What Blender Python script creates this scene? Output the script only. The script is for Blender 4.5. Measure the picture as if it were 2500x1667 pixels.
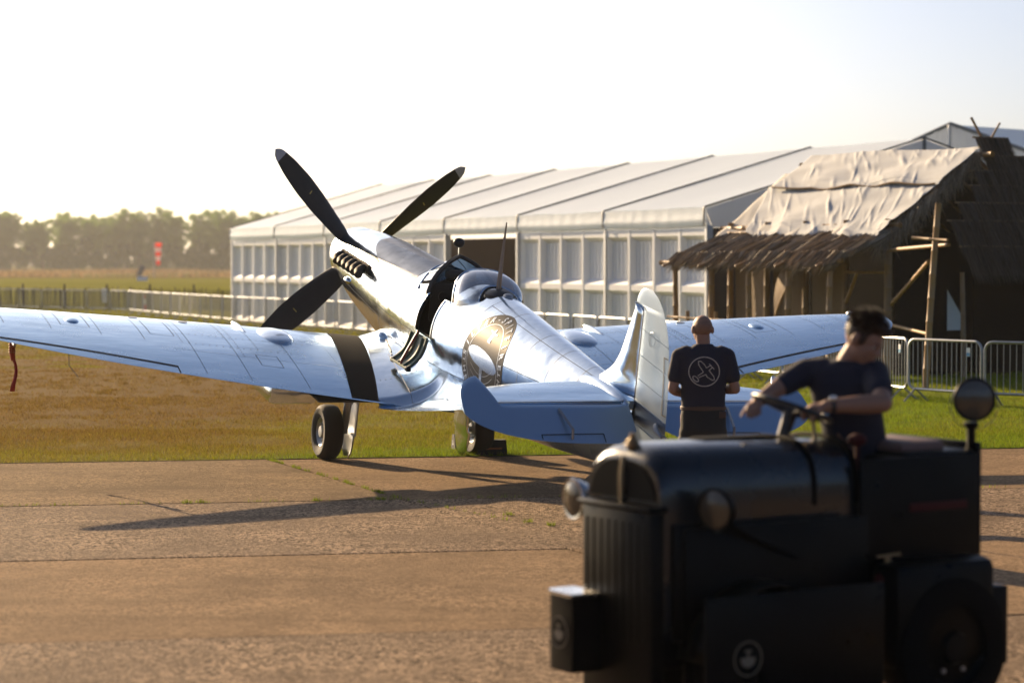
import bpy, bmesh, math, random
import numpy as np
from mathutils import Vector, Matrix

for _o in list(bpy.data.objects):
    bpy.data.objects.remove(_o)
SC = bpy.context.scene
COL = SC.collection
R = math.radians

# ------------------------------------------------------------------ camera
cam_d = bpy.data.cameras.new("camera")
cam = bpy.data.objects.new("camera", cam_d)
COL.objects.link(cam)
cam_d.sensor_width = 36.0
cam_d.lens = 80.06
cam_d.clip_start = 0.1
cam_d.clip_end = 6000
cam.location = (0, 0, 2.135)
cam.rotation_euler = (R(90 - 1.987), 0, 0)
cam_d.dof.use_dof = True
cam_d.dof.focus_distance = 22.5
cam_d.dof.aperture_fstop = 1.8
SC.camera = cam

# ------------------------------------------------------------------ sky + sun
SUN_AZ = R(33)      # degrees left of the view axis (+Y)
SUN_EL = R(19.2)
world = bpy.data.worlds.new("World")
SC.world = world
world.use_nodes = True
wn = world.node_tree.nodes
wl = world.node_tree.links
bg = wn["Background"]
sky = wn.new("ShaderNodeTexSky")
sky.sky_type = 'NISHITA'
sky.sun_disc = False
sky.sun_elevation = SUN_EL
sky.sun_rotation = -SUN_AZ
sky.altitude = 10
sky.air_density = 0.55
sky.dust_density = 2.6
sky.ozone_density = 2.0
wl.new(sky.outputs[0], bg.inputs[0])
bg.inputs[1].default_value = 0.066

sun_d = bpy.data.lights.new("sun", 'SUN')
sun_d.energy = 5.0
sun_d.angle = R(0.6)
sun_d.color = (1.0, 0.72, 0.42)
sun = bpy.data.objects.new("sun", sun_d)
COL.objects.link(sun)
_sd = Vector((-math.sin(SUN_AZ) * math.cos(SUN_EL), math.cos(SUN_AZ) * math.cos(SUN_EL), math.sin(SUN_EL)))
sun.rotation_euler = _sd.to_track_quat('Z', 'Y').to_euler()
sun.location = (-30, 50, 30)

vs = SC.view_settings
vs.view_transform = 'Standard'
vs.look = 'None'
vs.exposure = 1.12
vs.gamma = 1.0
SC.cycles.use_denoising = True
SC.cycles.max_bounces = 8
SC.cycles.volume_bounces = 1
SC.cycles.caustics_reflective = False
SC.cycles.caustics_refractive = False
SC.cycles.sample_clamp_indirect = 6.0

# ------------------------------------------------------------------ helpers
class MB:
    """collects geometry for one mesh object"""
    def __init__(s):
        s.v = []; s.f = []; s.m = []; s.uv = None
    def add(s, vs_, fs_, mi=0):
        o = len(s.v)
        s.v.extend([tuple(map(float, p)) for p in vs_])
        s.f.extend([tuple(i + o for i in f) for f in fs_])
        s.m.extend([mi] * len(fs_))
    def box(s, c, d, rz=0.0, mi=0, M=None):
        x, y, z = d[0] / 2, d[1] / 2, d[2] / 2
        P = [(-x, -y, -z), (x, -y, -z), (x, y, -z), (-x, y, -z), (-x, -y, z), (x, -y, z), (x, y, z), (-x, y, z)]
        if M is None:
            cz, sz = math.cos(rz), math.sin(rz)
            P = [(c[0] + a * cz - b * sz, c[1] + a * sz + b * cz, c[2] + e) for a, b, e in P]
        else:
            P = [tuple(M @ Vector(p) + Vector(c)) for p in P]
        s.add(P, [(3, 2, 1, 0), (4, 5, 6, 7), (0, 1, 5, 4), (1, 2, 6, 5), (2, 3, 7, 6), (3, 0, 4, 7)], mi)
    def bbox(s, c, d, b=0.01, rz=0.0, mi=0):
        """box with chamfered edges"""
        x, y, z = d[0] / 2, d[1] / 2, d[2] / 2
        b = min(b, x * .9, y * .9, z * .9)
        bm = bmesh.new()
        bmesh.ops.create_cube(bm, size=1.0)
        for v in bm.verts:
            v.co = Vector((v.co.x * 2 * x, v.co.y * 2 * y, v.co.z * 2 * z))
        bmesh.ops.bevel(bm, geom=bm.edges[:], offset=b, segments=2, affect='EDGES', profile=.5)
        bm.verts.index_update()
        cz, sz = math.cos(rz), math.sin(rz)
        P = [(c[0] + v.co.x * cz - v.co.y * sz, c[1] + v.co.x * sz + v.co.y * cz, c[2] + v.co.z) for v in bm.verts]
        s.add(P, [[v.index for v in f.verts] for f in bm.faces], mi)
        bm.free()
    def tube(s, pts, r, n=8, caps=True, mi=0, flat=1.0):
        pts = [Vector(p) for p in pts]
        k = len(pts)
        rr = r if isinstance(r, (list, tuple)) else [r] * k
        T = []
        for i in range(k):
            a = pts[max(0, i - 1)]; b = pts[min(k - 1, i + 1)]
            t = (b - a)
            T.append(t.normalized() if t.length > 1e-9 else Vector((0, 0, 1)))
        up = Vector((0, 0, 1)) if abs(T[0].z) < .9 else Vector((1, 0, 0))
        N = (up - T[0] * up.dot(T[0])).normalized()
        V = []
        for i in range(k):
            N = (N - T[i] * N.dot(T[i]))
            N = N.normalized() if N.length > 1e-6 else T[i].orthogonal().normalized()
            B = T[i].cross(N)
            for j in range(n):
                a = 2 * math.pi * j / n
                V.append(pts[i] + (N * math.cos(a) * flat + B * math.sin(a)) * rr[i])
        Fc = []
        for i in range(k - 1):
            for j in range(n):
                j2 = (j + 1) % n
                Fc.append((i * n + j, i * n + j2, (i + 1) * n + j2, (i + 1) * n + j))
        if caps:
            Fc.append(tuple(range(n - 1, -1, -1)))
            Fc.append(tuple((k - 1) * n + j for j in range(n)))
        s.add(V, Fc, mi)
    def lathe(s, prof, c, axis=(0, 0, 1), n=24, mi=0, close=False):
        """prof: (radius, height along axis)"""
        A = Vector(axis).normalized()
        U = A.orthogonal().normalized(); W = A.cross(U)
        c = Vector(c)
        V = []
        for r_, h in prof:
            for j in range(n):
                a = 2 * math.pi * j / n
                V.append(c + A * h + (U * math.cos(a) + W * math.sin(a)) * r_)
        Fc = []
        k = len(prof)
        for i in range(k - 1 + (1 if close else 0)):
            i2 = (i + 1) % k
            for j in range(n):
                j2 = (j + 1) % n
                Fc.append((i * n + j, i * n + j2, i2 * n + j2, i2 * n + j))
        s.add(V, Fc, mi)
    def grid(s, G, mi=0, keep=None, wrap=False, flip=False):
        """G[i][j] points"""
        a, b = len(G), len(G[0])
        V = [p for row in G for p in row]
        Fc = []
        for i in range(a - 1):
            for j in range(b if wrap else b - 1):
                if keep is None or keep(i, j):
                    j2 = (j + 1) % b
                    q = (i * b + j, i * b + j2, (i + 1) * b + j2, (i + 1) * b + j)
                    Fc.append(q[::-1] if flip else q)
        s.add(V, Fc, mi)
    def prism(s, poly, o, ux, uy, th, mi=0):
        """poly in 2D extruded along ux x uy by th (centred)"""
        o = Vector(o); ux = Vector(ux); uy = Vector(uy); nn = ux.cross(uy).normalized()
        k = len(poly)
        V = [o + ux * a + uy * b - nn * th / 2 for a, b in poly] + [o + ux * a + uy * b + nn * th / 2 for a, b in poly]
        Fc = [tuple(range(k - 1, -1, -1)), tuple(range(k, 2 * k))] + [(i, (i + 1) % k, k + (i + 1) % k, k + i) for i in range(k)]
        s.add(V, Fc, mi)
    def sphere(s, c, r, n=12, m=8, mi=0, M=None):
        r = (r, r, r) if not isinstance(r, (tuple, list)) else r
        V = []; Fc = []
        for i in range(m + 1):
            t = math.pi * i / m
            for j in range(n):
                a = 2 * math.pi * j / n
                p = Vector((r[0] * math.sin(t) * math.cos(a), r[1] * math.sin(t) * math.sin(a), r[2] * math.cos(t)))
                if M is not None:
                    p = M @ p
                V.append((c[0] + p.x, c[1] + p.y, c[2] + p.z))
        for i in range(m):
            for j in range(n):
                j2 = (j + 1) % n
                Fc.append((i * n + j, (i + 1) * n + j, (i + 1) * n + j2, i * n + j2))
        s.add(V, Fc, mi)
    def mesh(s, name, mats, smooth=True, offset=None, clean=True):
        me = bpy.data.meshes.new(name)
        V = s.v
        if offset is not None:
            V = [(a - offset[0], b - offset[1], c - offset[2]) for a, b, c in V]
        me.from_pydata(V, [], s.f)
        for m in (mats if isinstance(mats, (list, tuple)) else [mats]):
            me.materials.append(m)
        if any(s.m):
            me.polygons.foreach_set('material_index', s.m)
        me.polygons.foreach_set('use_smooth', [bool(smooth)] * len(me.polygons))
        if clean:
            bm = bmesh.new(); bm.from_mesh(me)
            bmesh.ops.remove_doubles(bm, verts=bm.verts, dist=1e-5)
            bmesh.ops.recalc_face_normals(bm, faces=bm.faces)
            bm.to_mesh(me); bm.free()
        if smooth and smooth != 'full':
            try:
                me.set_sharp_from_angle(angle=R(smooth if smooth is not True else 40))
            except Exception:
                pass
        me.update()
        return me
    def build(s, name, mats, parent=None, smooth=True, offset=None, clean=True):
        o = bpy.data.objects.new(name, s.mesh(name, mats, smooth, offset, clean))
        COL.objects.link(o)
        if parent is not None:
            o.parent = parent
        return o

def tag(o, label=None, cat=None, group=None, kind=None):
    if label: o["label"] = label
    if cat: o["category"] = cat
    if group: o["group"] = group
    if kind: o["kind"] = kind
    return o

def empty(name, loc=(0, 0, 0), rz=0.0, label=None, cat=None, group=None):
    o = bpy.data.objects.new(name, None)
    COL.objects.link(o)
    o.location = loc
    o.rotation_euler = (0, 0, rz)
    o.empty_display_size = 0.2
    return tag(o, label, cat, group)

def dup(o, parent=None):
    c = o.copy(); COL.objects.link(c); c.parent = parent
    for ch in o.children:
        dup(ch, c)
    return c

def inst(name, me, parent=None, loc=(0, 0, 0), rot=None, scale=None):
    o = bpy.data.objects.new(name, me); COL.objects.link(o)
    o.location = loc
    if rot is not None: o.rotation_euler = rot
    if scale is not None: o.scale = scale
    if parent is not None: o.parent = parent
    return o

# ------------------------------------------------------------------ materials
def mat(name, col, rough=0.6, metal=0.0, spec=0.5, noise=None, bump=None, coat=0.0, trans=0.0, ior=1.45, sheen=0.0, rvar=None, bump2=None):
    """noise=(scale, amount[, second colour]); bump=(scale, strength, distance)"""
    m = bpy.data.materials.new(name)
    m.use_nodes = True
    nt = m.node_tree
    b = nt.nodes["Principled BSDF"]
    b.inputs['Base Color'].default_value = (*col, 1)
    b.inputs['Roughness'].default_value = rough
    b.inputs['Metallic'].default_value = metal
    b.inputs['Specular IOR Level'].default_value = spec
    b.inputs['Coat Weight'].default_value = coat
    b.inputs['Transmission Weight'].default_value = trans
    b.inputs['IOR'].default_value = ior
    if sheen:
        b.inputs['Sheen Weight'].default_value = sheen
    tc = nt.nodes.new('ShaderNodeTexCoord')
    def mk(scale, detail=4.0, rg=.55, vec=None, stretch=None):
        n = nt.nodes.new('ShaderNodeTexNoise')
        n.inputs['Scale'].default_value = scale
        n.inputs['Detail'].default_value = detail
        n.inputs['Roughness'].default_value = rg
        if stretch:
            mp = nt.nodes.new('ShaderNodeMapping')
            mp.inputs['Scale'].default_value = stretch
            nt.links.new(tc.outputs['Object'], mp.inputs[0])
            nt.links.new(mp.outputs[0], n.inputs['Vector'])
        else:
            nt.links.new(tc.outputs['Object'], n.inputs['Vector'])
        return n
    if noise:
        n = mk(noise[0], stretch=noise[3] if len(noise) > 3 else None)
        mix = nt.nodes.new('ShaderNodeMix'); mix.data_type = 'RGBA'
        c2 = noise[2] if len(noise) > 2 and noise[2] else tuple(c * .55 for c in col)
        mix.inputs[6].default_value = (*col, 1)
        mix.inputs[7].default_value = (*c2, 1)
        rmp = nt.nodes.new('ShaderNodeMapRange')
        rmp.inputs[1].default_value = .35; rmp.inputs[2].default_value = .7
        rmp.inputs[3].default_value = 0; rmp.inputs[4].default_value = noise[1]
        nt.links.new(n.outputs[0], rmp.inputs[0])
        nt.links.new(rmp.outputs[0], mix.inputs[0])
        nt.links.new(mix.outputs[2], b.inputs['Base Color'])
    if rvar:
        n = mk(rvar[0])
        rmp = nt.nodes.new('ShaderNodeMapRange')
        rmp.inputs[1].default_value = .3; rmp.inputs[2].default_value = .7
        rmp.inputs[3].default_value = rvar[1]; rmp.inputs[4].default_value = rvar[2]
        nt.links.new(n.outputs[0], rmp.inputs[0]); nt.links.new(rmp.outputs[0], b.inputs['Roughness'])
    prev = None
    for bp in (bump, bump2):
        if bp:
            n = mk(bp[0], detail=bp[3] if len(bp) > 3 else 4.0, stretch=bp[4] if len(bp) > 4 else None)
            bn = nt.nodes.new('ShaderNodeBump')
            bn.inputs['Strength'].default_value = bp[1]
            bn.inputs['Distance'].default_value = bp[2]
            nt.links.new(n.outputs[0], bn.inputs['Height'])
            if prev is not None:
                nt.links.new(prev.outputs[0], bn.inputs['Normal'])
            prev = bn
            nt.links.new(bn.outputs[0], b.inputs['Normal'])
    return m

M_ALU = mat('polished_aluminium', (.68, .78, .87), .10, 1.0, bump=(1.9, .5, .022, 3.0), rvar=(3.0, .11, .22), bump2=(60, .05, .002, 2.0))
M_WING = mat('wing_aluminium', (.47, .65, .82), .2, 1.0, bump=(2.4, .55, .018, 3.0, (1, .45, 1)), rvar=(2.0, .17, .32), bump2=(40, .06, .002, 2.0))
M_SILVER = mat('silver_paint', (.19, .26, .34), .42, .55, bump=(6, .1, .004), rvar=(5, .32, .5))
M_SILVER_DULL = mat('satin_silver_paint', (.37, .51, .67), .34, .85, bump=(5, .1, .004))
M_BLACK = mat('black_rubber', (.018, .017, .016), .75, 0, noise=(30, .5, (.03, .028, .025)))
M_BLACK_SATIN = mat('black_satin_paint', (.02, .019, .018), .45, 0)
M_DARK = mat('dark_seam', (.03, .032, .036), .6)
M_SEAM = mat('panel_seam_grey', (.20, .25, .31), .4, .8)  # grey-blue tone of the joints between wing panels
M_GREYPANEL = mat('grey_antiglare_paint', (.20, .205, .21), .34, .6, bump=(9, .3, .004, 5.0, (1, 12, 12)), rvar=(8, .26, .42))
M_GLASS = mat('perspex', (1, 1, 1), .02, 0, trans=1.0, ior=1.08, spec=1.0)
M_STEEL = mat('galvanised_steel', (.36, .37, .38), .4, .85, noise=(14, .5, (.24, .25, .26)), bump=(40, .1, .002))
# ------------------------------------------------------------------ fighter aircraft
# local frame: x aft of the propeller plane, y starboard, z above the thrust line
def thin_glass(name, tint=(.93, .95, .95), refl=.08, rough=.03):
    m = bpy.data.materials.new(name); m.use_nodes = True
    nt = m.node_tree; nt.nodes.clear()
    out = nt.nodes.new('ShaderNodeOutputMaterial')
    tr = nt.nodes.new('ShaderNodeBsdfTransparent'); tr.inputs[0].default_value = (*tint, 1)
    gl = nt.nodes.new('ShaderNodeBsdfGlossy'); gl.inputs['Roughness'].default_value = rough
    fr = nt.nodes.new('ShaderNodeFresnel'); fr.inputs['IOR'].default_value = 1.5
    ad = nt.nodes.new('ShaderNodeMath'); ad.operation = 'ADD'; ad.use_clamp = True
    ad.inputs[1].default_value = refl
    mx = nt.nodes.new('ShaderNodeMixShader')
    nt.links.new(fr.outputs[0], ad.inputs[0]); nt.links.new(ad.outputs[0], mx.inputs[0])
    nt.links.new(tr.outputs[0], mx.inputs[1]); nt.links.new(gl.outputs[0], mx.inputs[2])
    nt.links.new(mx.outputs[0], out.inputs[0])
    return m
M_CANOPY = thin_glass('canopy_perspex', (.90, .92, .94), .50, .12)
M_SCREEN = thin_glass('windscreen_glass', (.75, .85, .78), .10, .03)

HUB = Vector((-1.802, 26.615, 2.168)); YAW = R(21.42); PIT = R(10.38)
cp, sp, cy, sy = math.cos(PIT), math.sin(PIT), math.cos(YAW), math.sin(YAW)
AXM = Matrix(((cp * sy, cy, sp * sy), (-cp * cy, sy, -sp * cy), (-sp, 0, cp)))
BASE_W = Vector((HUB.x + 3.0 * sy, HUB.y - 3.0 * cy, 0.0))
BASE_L = AXM.transposed() @ (BASE_W - HUB)
plane = bpy.data.objects.new("fighter_aircraft", None); COL.objects.link(plane)
# the hard standing falls slightly across the aircraft: it leans a degree to starboard
_lc = Vector((0, 0, 2.135)); _la = Vector((0, math.cos(R(1.987)), -math.sin(R(1.987))))
LEAN = Matrix.Translation(_lc) @ Matrix.Rotation(R(1.12), 4, _la) @ Matrix.Translation(-_lc)
plane.matrix_world = LEAN @ Matrix.Translation(BASE_W) @ AXM.to_4x4()
tag(plane, "polished bare-metal single-seat fighter aircraft with four-bladed black propeller and round fuselage emblem", "aircraft")
OFF = tuple(BASE_L)
def pb(mb, name, mats, parent=None, smooth=True, clean=True):
    return mb.build(name, mats, parent or plane, smooth, OFF, clean)

FX = [.28, .5, .9, 1.4, 2.0, 2.6, 3.07, 3.6, 4.2, 4.6, 5.2, 5.8, 6.5, 7.1, 7.6, 7.95]
FT = [.36, .385, .41, .425, .43, .435, .44, .47, .495, .495, .465, .42, .37, .335, .30, .28]
FB = [-.37, -.45, -.53, -.61, -.69, -.75, -.78, -.79, -.78, -.75, -.71, -.66, -.575, -.49, -.42, -.36]
FW = [.36, .385, .41, .43, .455, .475, .485, .49, .48, .46, .42, .37, .295, .22, .14, .05]
FC = [.0, .0, -.01, -.03, -.06, -.08, -.09, -.09, -.08, -.07, -.05, -.03, -.01, .0, .0, .0]
def _spl(xs, ys):
    xs = np.array(xs, float); ys = np.array(ys, float)
    m = np.gradient(ys, xs)
    def f(x):
        i = int(np.clip(np.searchsorted(xs, x) - 1, 0, len(xs) - 2))
        h = xs[i + 1] - xs[i]; t = (x - xs[i]) / h
        t = min(max(t, 0), 1)
        return float((2*t**3-3*t**2+1)*ys[i] + (t**3-2*t**2+t)*h*m[i] + (-2*t**3+3*t**2)*ys[i+1] + (t**3-t**2)*h*m[i+1])
    return f
fT, fB, fW, fC = _spl(FX, FT), _spl(FX, FB), _spl(FX, FW), _spl(FX, FC)
def fus(x, th, off=0.0):
    """th in radians from top, positive to starboard"""
    zc, w = fC(x), fW(x)
    c, s = math.cos(th), math.sin(th)
    if c >= 0:
        e = 1.0 + .22 * min(1, max(0, (x - 3.4) / 1.5))
        z = zc + (fT(x) - zc) * (c ** .95 if c > 0 else 0)
        y = w * math.copysign(abs(s) ** e, s)
    else:
        z = zc - (zc - fB(x)) * abs(c)
        y = w * math.copysign(abs(s) ** .85, s)
    if off:
        n = Vector((0, s * (fT(x) - fB(x)), c * 2 * w))
        n = n.normalized() * off
        return (x, y + n.y, z + n.z)
    return (x, y, z)
NTH = 96
TH = [-math.pi + 2 * math.pi * j / NTH for j in range(NTH)]
SILL = R(48.75)
COCK0, COCK1, DOOR0, DOOR1 = 3.50, 4.14, 3.56, 4.02
def strip(xs):
    return [[fus(x, t) for t in TH] for x in xs]
def lin(a, b, n):
    return [a + (b - a) * i / (n - 1) for i in range(n)]

# engine cowling
mb = MB(); xs = lin(.28, 2.2, 36); mb.grid(strip(xs), wrap=True)
cowl = pb(mb, "engine_cowling", M_ALU, smooth='full')
# carburettor intake under the nose
mb = MB(); mb.sphere((1.75, 0, -.72), (.75, .16, .11), 20, 12); pb(mb, "air_intake", M_ALU, cowl)
# rear fuselage with cockpit and door openings
xs = sorted(set([round(v, 4) for v in lin(2.2, 3.30, 18) + lin(3.30, 3.50, 4) + lin(3.50, 3.56, 2) + lin(3.56, 4.02, 8) + lin(4.02, 4.14, 3) + lin(4.14, 7.95, 64)]))
def keep(i, j):
    x = (xs[i] + xs[i + 1]) / 2; t = (TH[j] + math.pi / NTH)
    if COCK0 < x < COCK1 and abs(t) < SILL: return False
    if DOOR0 < x < DOOR1 and -R(90) < t < -SILL + .01: return False
    return True
mb = MB(); mb.grid(strip(xs), wrap=True, keep=keep)
body = pb(mb, "fuselage", M_ALU, smooth='full')
# cockpit interior: dark liner, bulkheads, seat, instrument panel
mb = MB()
G = []
for x in lin(3.30, 4.26, 12):
    row = []
    for t in TH:
        p = fus(x, t); zc = fC(x)
        row.append((x, p[1] * .93, zc + (p[2] - zc) * .93))
    G.append(row)
mb.grid(G, wrap=True, keep=lambda i, j: not (COCK0 - .05 < G[i][0][0] < COCK1 and abs(TH[j] + .03) < SILL) and not (DOOR0 - .08 < G[i][0][0] < DOOR1 and -R(90) < TH[j] + .03 < -SILL + .05))
for x in (3.31, 4.25):
    k = len(mb.v); ring = [(x, p[1] * .93, fC(x) + (p[2] - fC(x)) * .93) for p in (fus(x, t) for t in TH)]
    mb.add(ring, [tuple(range(NTH))])
mb.box((3.8, 0, -.42), (1.2, .7, .04))
pb(mb, "cockpit_interior", M_BLACK_SATIN, smooth=40)
mb = MB(); mb.bbox((4.12, 0, .08), (.09, .42, .58), .03); mb.bbox((3.92, 0, -.2), (.42, .42, .1), .03)
pb(mb, "pilot_seat", M_BLACK_SATIN)
mb = MB(); mb.bbox((3.47, 0, .18), (.04, .66, .40), .02); mb.bbox((3.42, 0, .44), (.06, .34, .12), .02)
for yy, zz in ((-.2, .24), (0, .24), (.2, .24), (-.12, .1), (.12, .1)):
    mb.lathe([(.05, 0), (.05, .012), (.0, .012)], (3.492, yy, zz), (1, 0, 0), 12)
pb(mb, "instrument_panel", M_BLACK_SATIN)
# sill trims round the opening
def fus_path(pts, off):
    return [fus(x, t, off) for x, t in pts]
mb = MB()
path = [(x, SILL) for x in lin(COCK0, COCK1, 10)]
mb.tube(fus_path(path, .004), .011, 6)
path = [(x, -SILL) for x in lin(COCK0, DOOR0, 4)] + [(DOOR0, t) for t in [-R(a) for a in range(52, 90, 6)] + [-R(89)]]
mb.tube(fus_path(path, .003), .009, 6)
path = [(DOOR1, t) for t in [-R(89)] + [-R(a) for a in range(84, 50, -6)]] + [(x, -SILL) for x in lin(DOOR1, COCK1, 4)]
mb.tube(fus_path(path, .003), .009, 6)
pb(mb, "sill_trim", M_ALU)
# open entry door folded down on its bottom hinge
M_GREEN = mat('interior_green_paint', (.13, .19, .14), .55, noise=(20, .3))
door_r = bpy.data.objects.new("entry_door", None); COL.objects.link(door_r); door_r.parent = plane
door_r.location = -Vector(OFF)
h0 = Vector(fus(DOOR0, -R(92))); h1 = Vector(fus(DOOR1, -R(92)))
mb = MB()
G = []
DL = .36
for u in lin(0, 1, 9):
    row = []
    for w in lin(0, 1, 9):
        b = h0.lerp(h1, w)
        a = R(57)    # from hanging straight out to hanging down
        out = math.cos(a) * DL * u; dn = math.sin(a) * DL * u
        bow = math.sin(math.pi * u) * .065
        row.append((b.x + .0, b.y - .02 - out - bow * math.sin(a) * -.6, b.z - dn - bow * math.cos(a)))
    G.append(row)
mb.grid(G)
def ribs(mb, G, js, w):
    for j in js:
        L = [Vector(G[i][j]) for i in range(len(G))]
        mb.tube([p + Vector((0, -.020, .014)) for p in L], w, 6)
dpanel = mb.build("door_skin", M_ALU, door_r, 'full')
so = dpanel.modifiers.new("t", 'SOLIDIFY'); so.thickness = .008; so.offset = 0
mb = MB()
mb.grid([[(p[0], p[1] - .010, p[2] + .008) for p in row] for row in G])
mb.build("door_lining", M_GREEN, door_r, 'full')
mb = MB(); ribs(mb, G, (0, 3, 6, 8), .014)
for i in (0, 8):
    mb.tube([Vector(p) + Vector((0, -.018, .014)) for p in G[i]], .014, 6)
mb.build("door_frame", M_GREEN, door_r)
M_RED = mat('dark_red_paint', (.20, .03, .035), .45)
mb = MB(); mb.tube([Vector(G[0][4]) + Vector((0, -.03, .05)), Vector(G[7][5]) + Vector((0, -.05, .03))], .016, 8)
mb.tube([Vector(G[7][5]) + Vector((0, -.05, .03)), Vector(G[8][5]) + Vector((0, -.015, .01))], .012, 6)
mb.build("crowbar", M_RED, door_r)
mb = MB()
for j in (0, 8):
    mb.bbox(Vector(G[8][j]) + Vector((0, 0, .01)), (.07, .05, .05), .01)
mb.build("door_latch", M_BLACK_SATIN, door_r)

# windscreen: three panes in a dark arch
def arch(x, w, z0, zt, n=17):
    P = []
    for i in range(n):
        a = -math.pi / 2 + math.pi * i / (n - 1)
        P.append((x, w * math.copysign(abs(math.sin(a)) ** 1.55, math.sin(a)), z0 + (zt - z0) * max(0, math.cos(a)) ** .95))
    return P
A0 = [(3.34 + .18 * min(1, abs(p[1]) / .36), p[1], p[2]) for p in arch(3.34, .38, .22, .63, 25)]
mb = MB(); mb.tube(A0, .022, 8)
mb.tube([(p[0] + .03, p[1], p[2]) for p in A0], .016, 8)
wsf = pb(mb, "windscreen_arch", M_BLACK_SATIN)
base = [fus(2.86 + .46 * abs(math.sin(a)) ** 1.3, a * .9, .004) for a in [(-math.pi / 2 + math.pi * i / 24) * .62 for i in range(25)]]
mb = MB(); mb.grid([base, [tuple(.5 * (p[k] + q[k]) for k in range(3)) for p, q in zip(base, A0)], A0]); pb(mb, "windscreen_pane", M_SCREEN, wsf)
mb = MB()
for j in (6, 18):
    mb.tube([base[j], A0[j]], .013, 6)
mb.tube(base, .014, 6)
pb(mb, "windscreen_frame", M_ALU, wsf)
# blown hood slid back
def hoodring(x, w, z0, zt, n=25):
    P = []
    for i in range(n):
        a = -math.pi / 2 + math.pi * i / (n - 1)
        P.append((x, w * math.copysign(abs(math.sin(a)) ** .75, math.sin(a)), z0 + (zt - z0) * max(0, math.cos(a)) ** .62))
    return P
def hood_pt(u, a, off=0.0):
    sa, ca = math.sin(a), max(0.0, math.cos(a))
    xf = 3.97 + .20 * abs(sa) ** 1.5; xr = 4.42 + .22 * abs(sa) ** 1.6
    x = xf + (xr - xf) * u
    w = (.335 + .025 * math.sin(math.pi * min(1, u * 1.1))) * (1 - .36 * u * u) + off
    zt_ = .585 + .042 * math.sin(math.pi * min(1, .25 + u * .75)) - .07 * u * u + off
    z0_ = .30 - .03 * u
    return (x, w * math.copysign(abs(sa) ** .75, sa), z0_ + (zt_ - z0_) * ca ** .62)
HA = [-math.pi / 2 + math.pi * i / 28 for i in range(29)]
mb = MB(); mb.grid([[hood_pt(u, a) for a in HA] for u in lin(0, 1, 10)])
hood = pb(mb, "canopy_hood", M_CANOPY, smooth='full')
mb = MB()
mb.tube([hood_pt(0, a) for a in HA], .014, 6); pb(mb, "hood_front_frame", M_ALU, hood)
for s in (-1, 1):
    mb = MB(); mb.tube([Vector(hood_pt(u, s * math.pi / 2)) + Vector((0, 0, -.01)) for u in lin(0, 1, 8)], .018, 6); pb(mb, "hood_rail", M_ALU, hood)
mb = MB(); mb.tube([hood_pt(1.0, a, .004) for a in HA[:17]], .012, 6); pb(mb, "hood_seal", M_BLACK, hood)
mb = MB(); mb.tube([hood_pt(.95, a, .003) for a in HA], .012, 6, flat=.3); pb(mb, "hood_rear_frame", M_ALU, hood)
# mirror
mb = MB(); mb.tube([(3.33, 0, .64), (3.32, 0, .72)], .009, 6)
pb(mb, "mirror_stalk", M_ALU)
mb = MB(); mb.sphere((3.30, .0, .765), (.05, .062, .05), 16, 10); pb(mb, "rear_view_mirror", M_BLACK_SATIN)
# aerial mast
mb = MB(); zt = .50
mb.tube([(4.52, 0, .45), (4.55, 0, .85), (4.59, 0, 1.20)], [.028, .019, .007], 8, flat=.5)
mast = pb(mb, "aerial_mast", M_STEEL)
mb = MB(); mb.lathe([(.0, .055), (.09, .04), (.15, .01), (.16, -.05)], (4.56, 0, .475), (0, 0, 1), 16); pb(mb, "mast_base", M_BLACK_SATIN, mast)
mb = MB(); mb.sphere((4.72, .03, .49), (.07, .05, .03), 14, 8); pb(mb, "beacon_lamp", M_STEEL)

# propeller
M_BLADE = mat('matt_black_blade', (.022, .019, .017), .5, 0, spec=.35, noise=(8, .5, (.035, .03, .026)))
M_TIP = mat('grey_blade_tip', (.50, .47, .46), .5)
M_YEL = mat('faded_yellow_mark', (.45, .35, .08), .6)
def blade_sec(r):
    k = (r - .28) / (1.64 - .28)
    w = float(np.interp(k, [-.1, 0, .15, .4, .6, .8, .93, .97, 1.0], [.22, .265, .315, .345, .325, .25, .165, .115, .012]))
    tw = R(-(54 - 32 * k))
    th = .055 * (1 - k) + .012
    return max(w, .012), tw, th
def blade(mbx, r0, r1, ang, n=22):
    G = []
    rad = Vector((0, math.sin(ang), math.cos(ang))); tan = Vector((0, math.cos(ang), -math.sin(ang))); ax = Vector((1, 0, 0))
    for r_ in lin(r0, r1, n):
        w, tw, th = blade_sec(r_)
        d = tan * math.cos(tw) + ax * math.sin(tw); nn = tan * -math.sin(tw) + ax * math.cos(tw)
        row = []
        for j in range(12):
            a = 2 * math.pi * j / 12
            row.append(rad * r_ + d * (math.cos(a) * w / 2) + nn * (math.sin(a) * th / 2))
        G.append(row)
    mbx.grid(G, wrap=True)
    for k_ in (0, -1):
        mbx.add(G[k_], [tuple(range(12))])
PHI = R(-41.7)
for k in range(4):
    a = PHI + k * math.pi / 2
    mb = MB(); blade(mb, .22, 1.515, a); bo = pb(mb, "propeller_blade", M_BLADE)
    mb = MB(); blade(mb, 1.516, 1.639, a, 12); pb(mb, "blade_tip", M_TIP, bo)
    rad = Vector((0, math.sin(a), math.cos(a))); tan = Vector((0, math.cos(a), -math.sin(a)))
    w, tw, th = blade_sec(.98)
    d = tan * math.cos(tw) + Vector((1, 0, 0)) * math.sin(tw); nn = tan * -math.sin(tw) + Vector((1, 0, 0)) * math.cos(tw)
    c = rad * .98 + nn * (th / 2 + .001)
    mb = MB(); mb.add([c + d * u + rad * v for u, v in ((-.03, -.006), (.03, -.006), (.03, .006), (-.03, .006))], [(0, 1, 2, 3)]); pb(mb, "blade_mark", M_YEL, bo)
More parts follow.
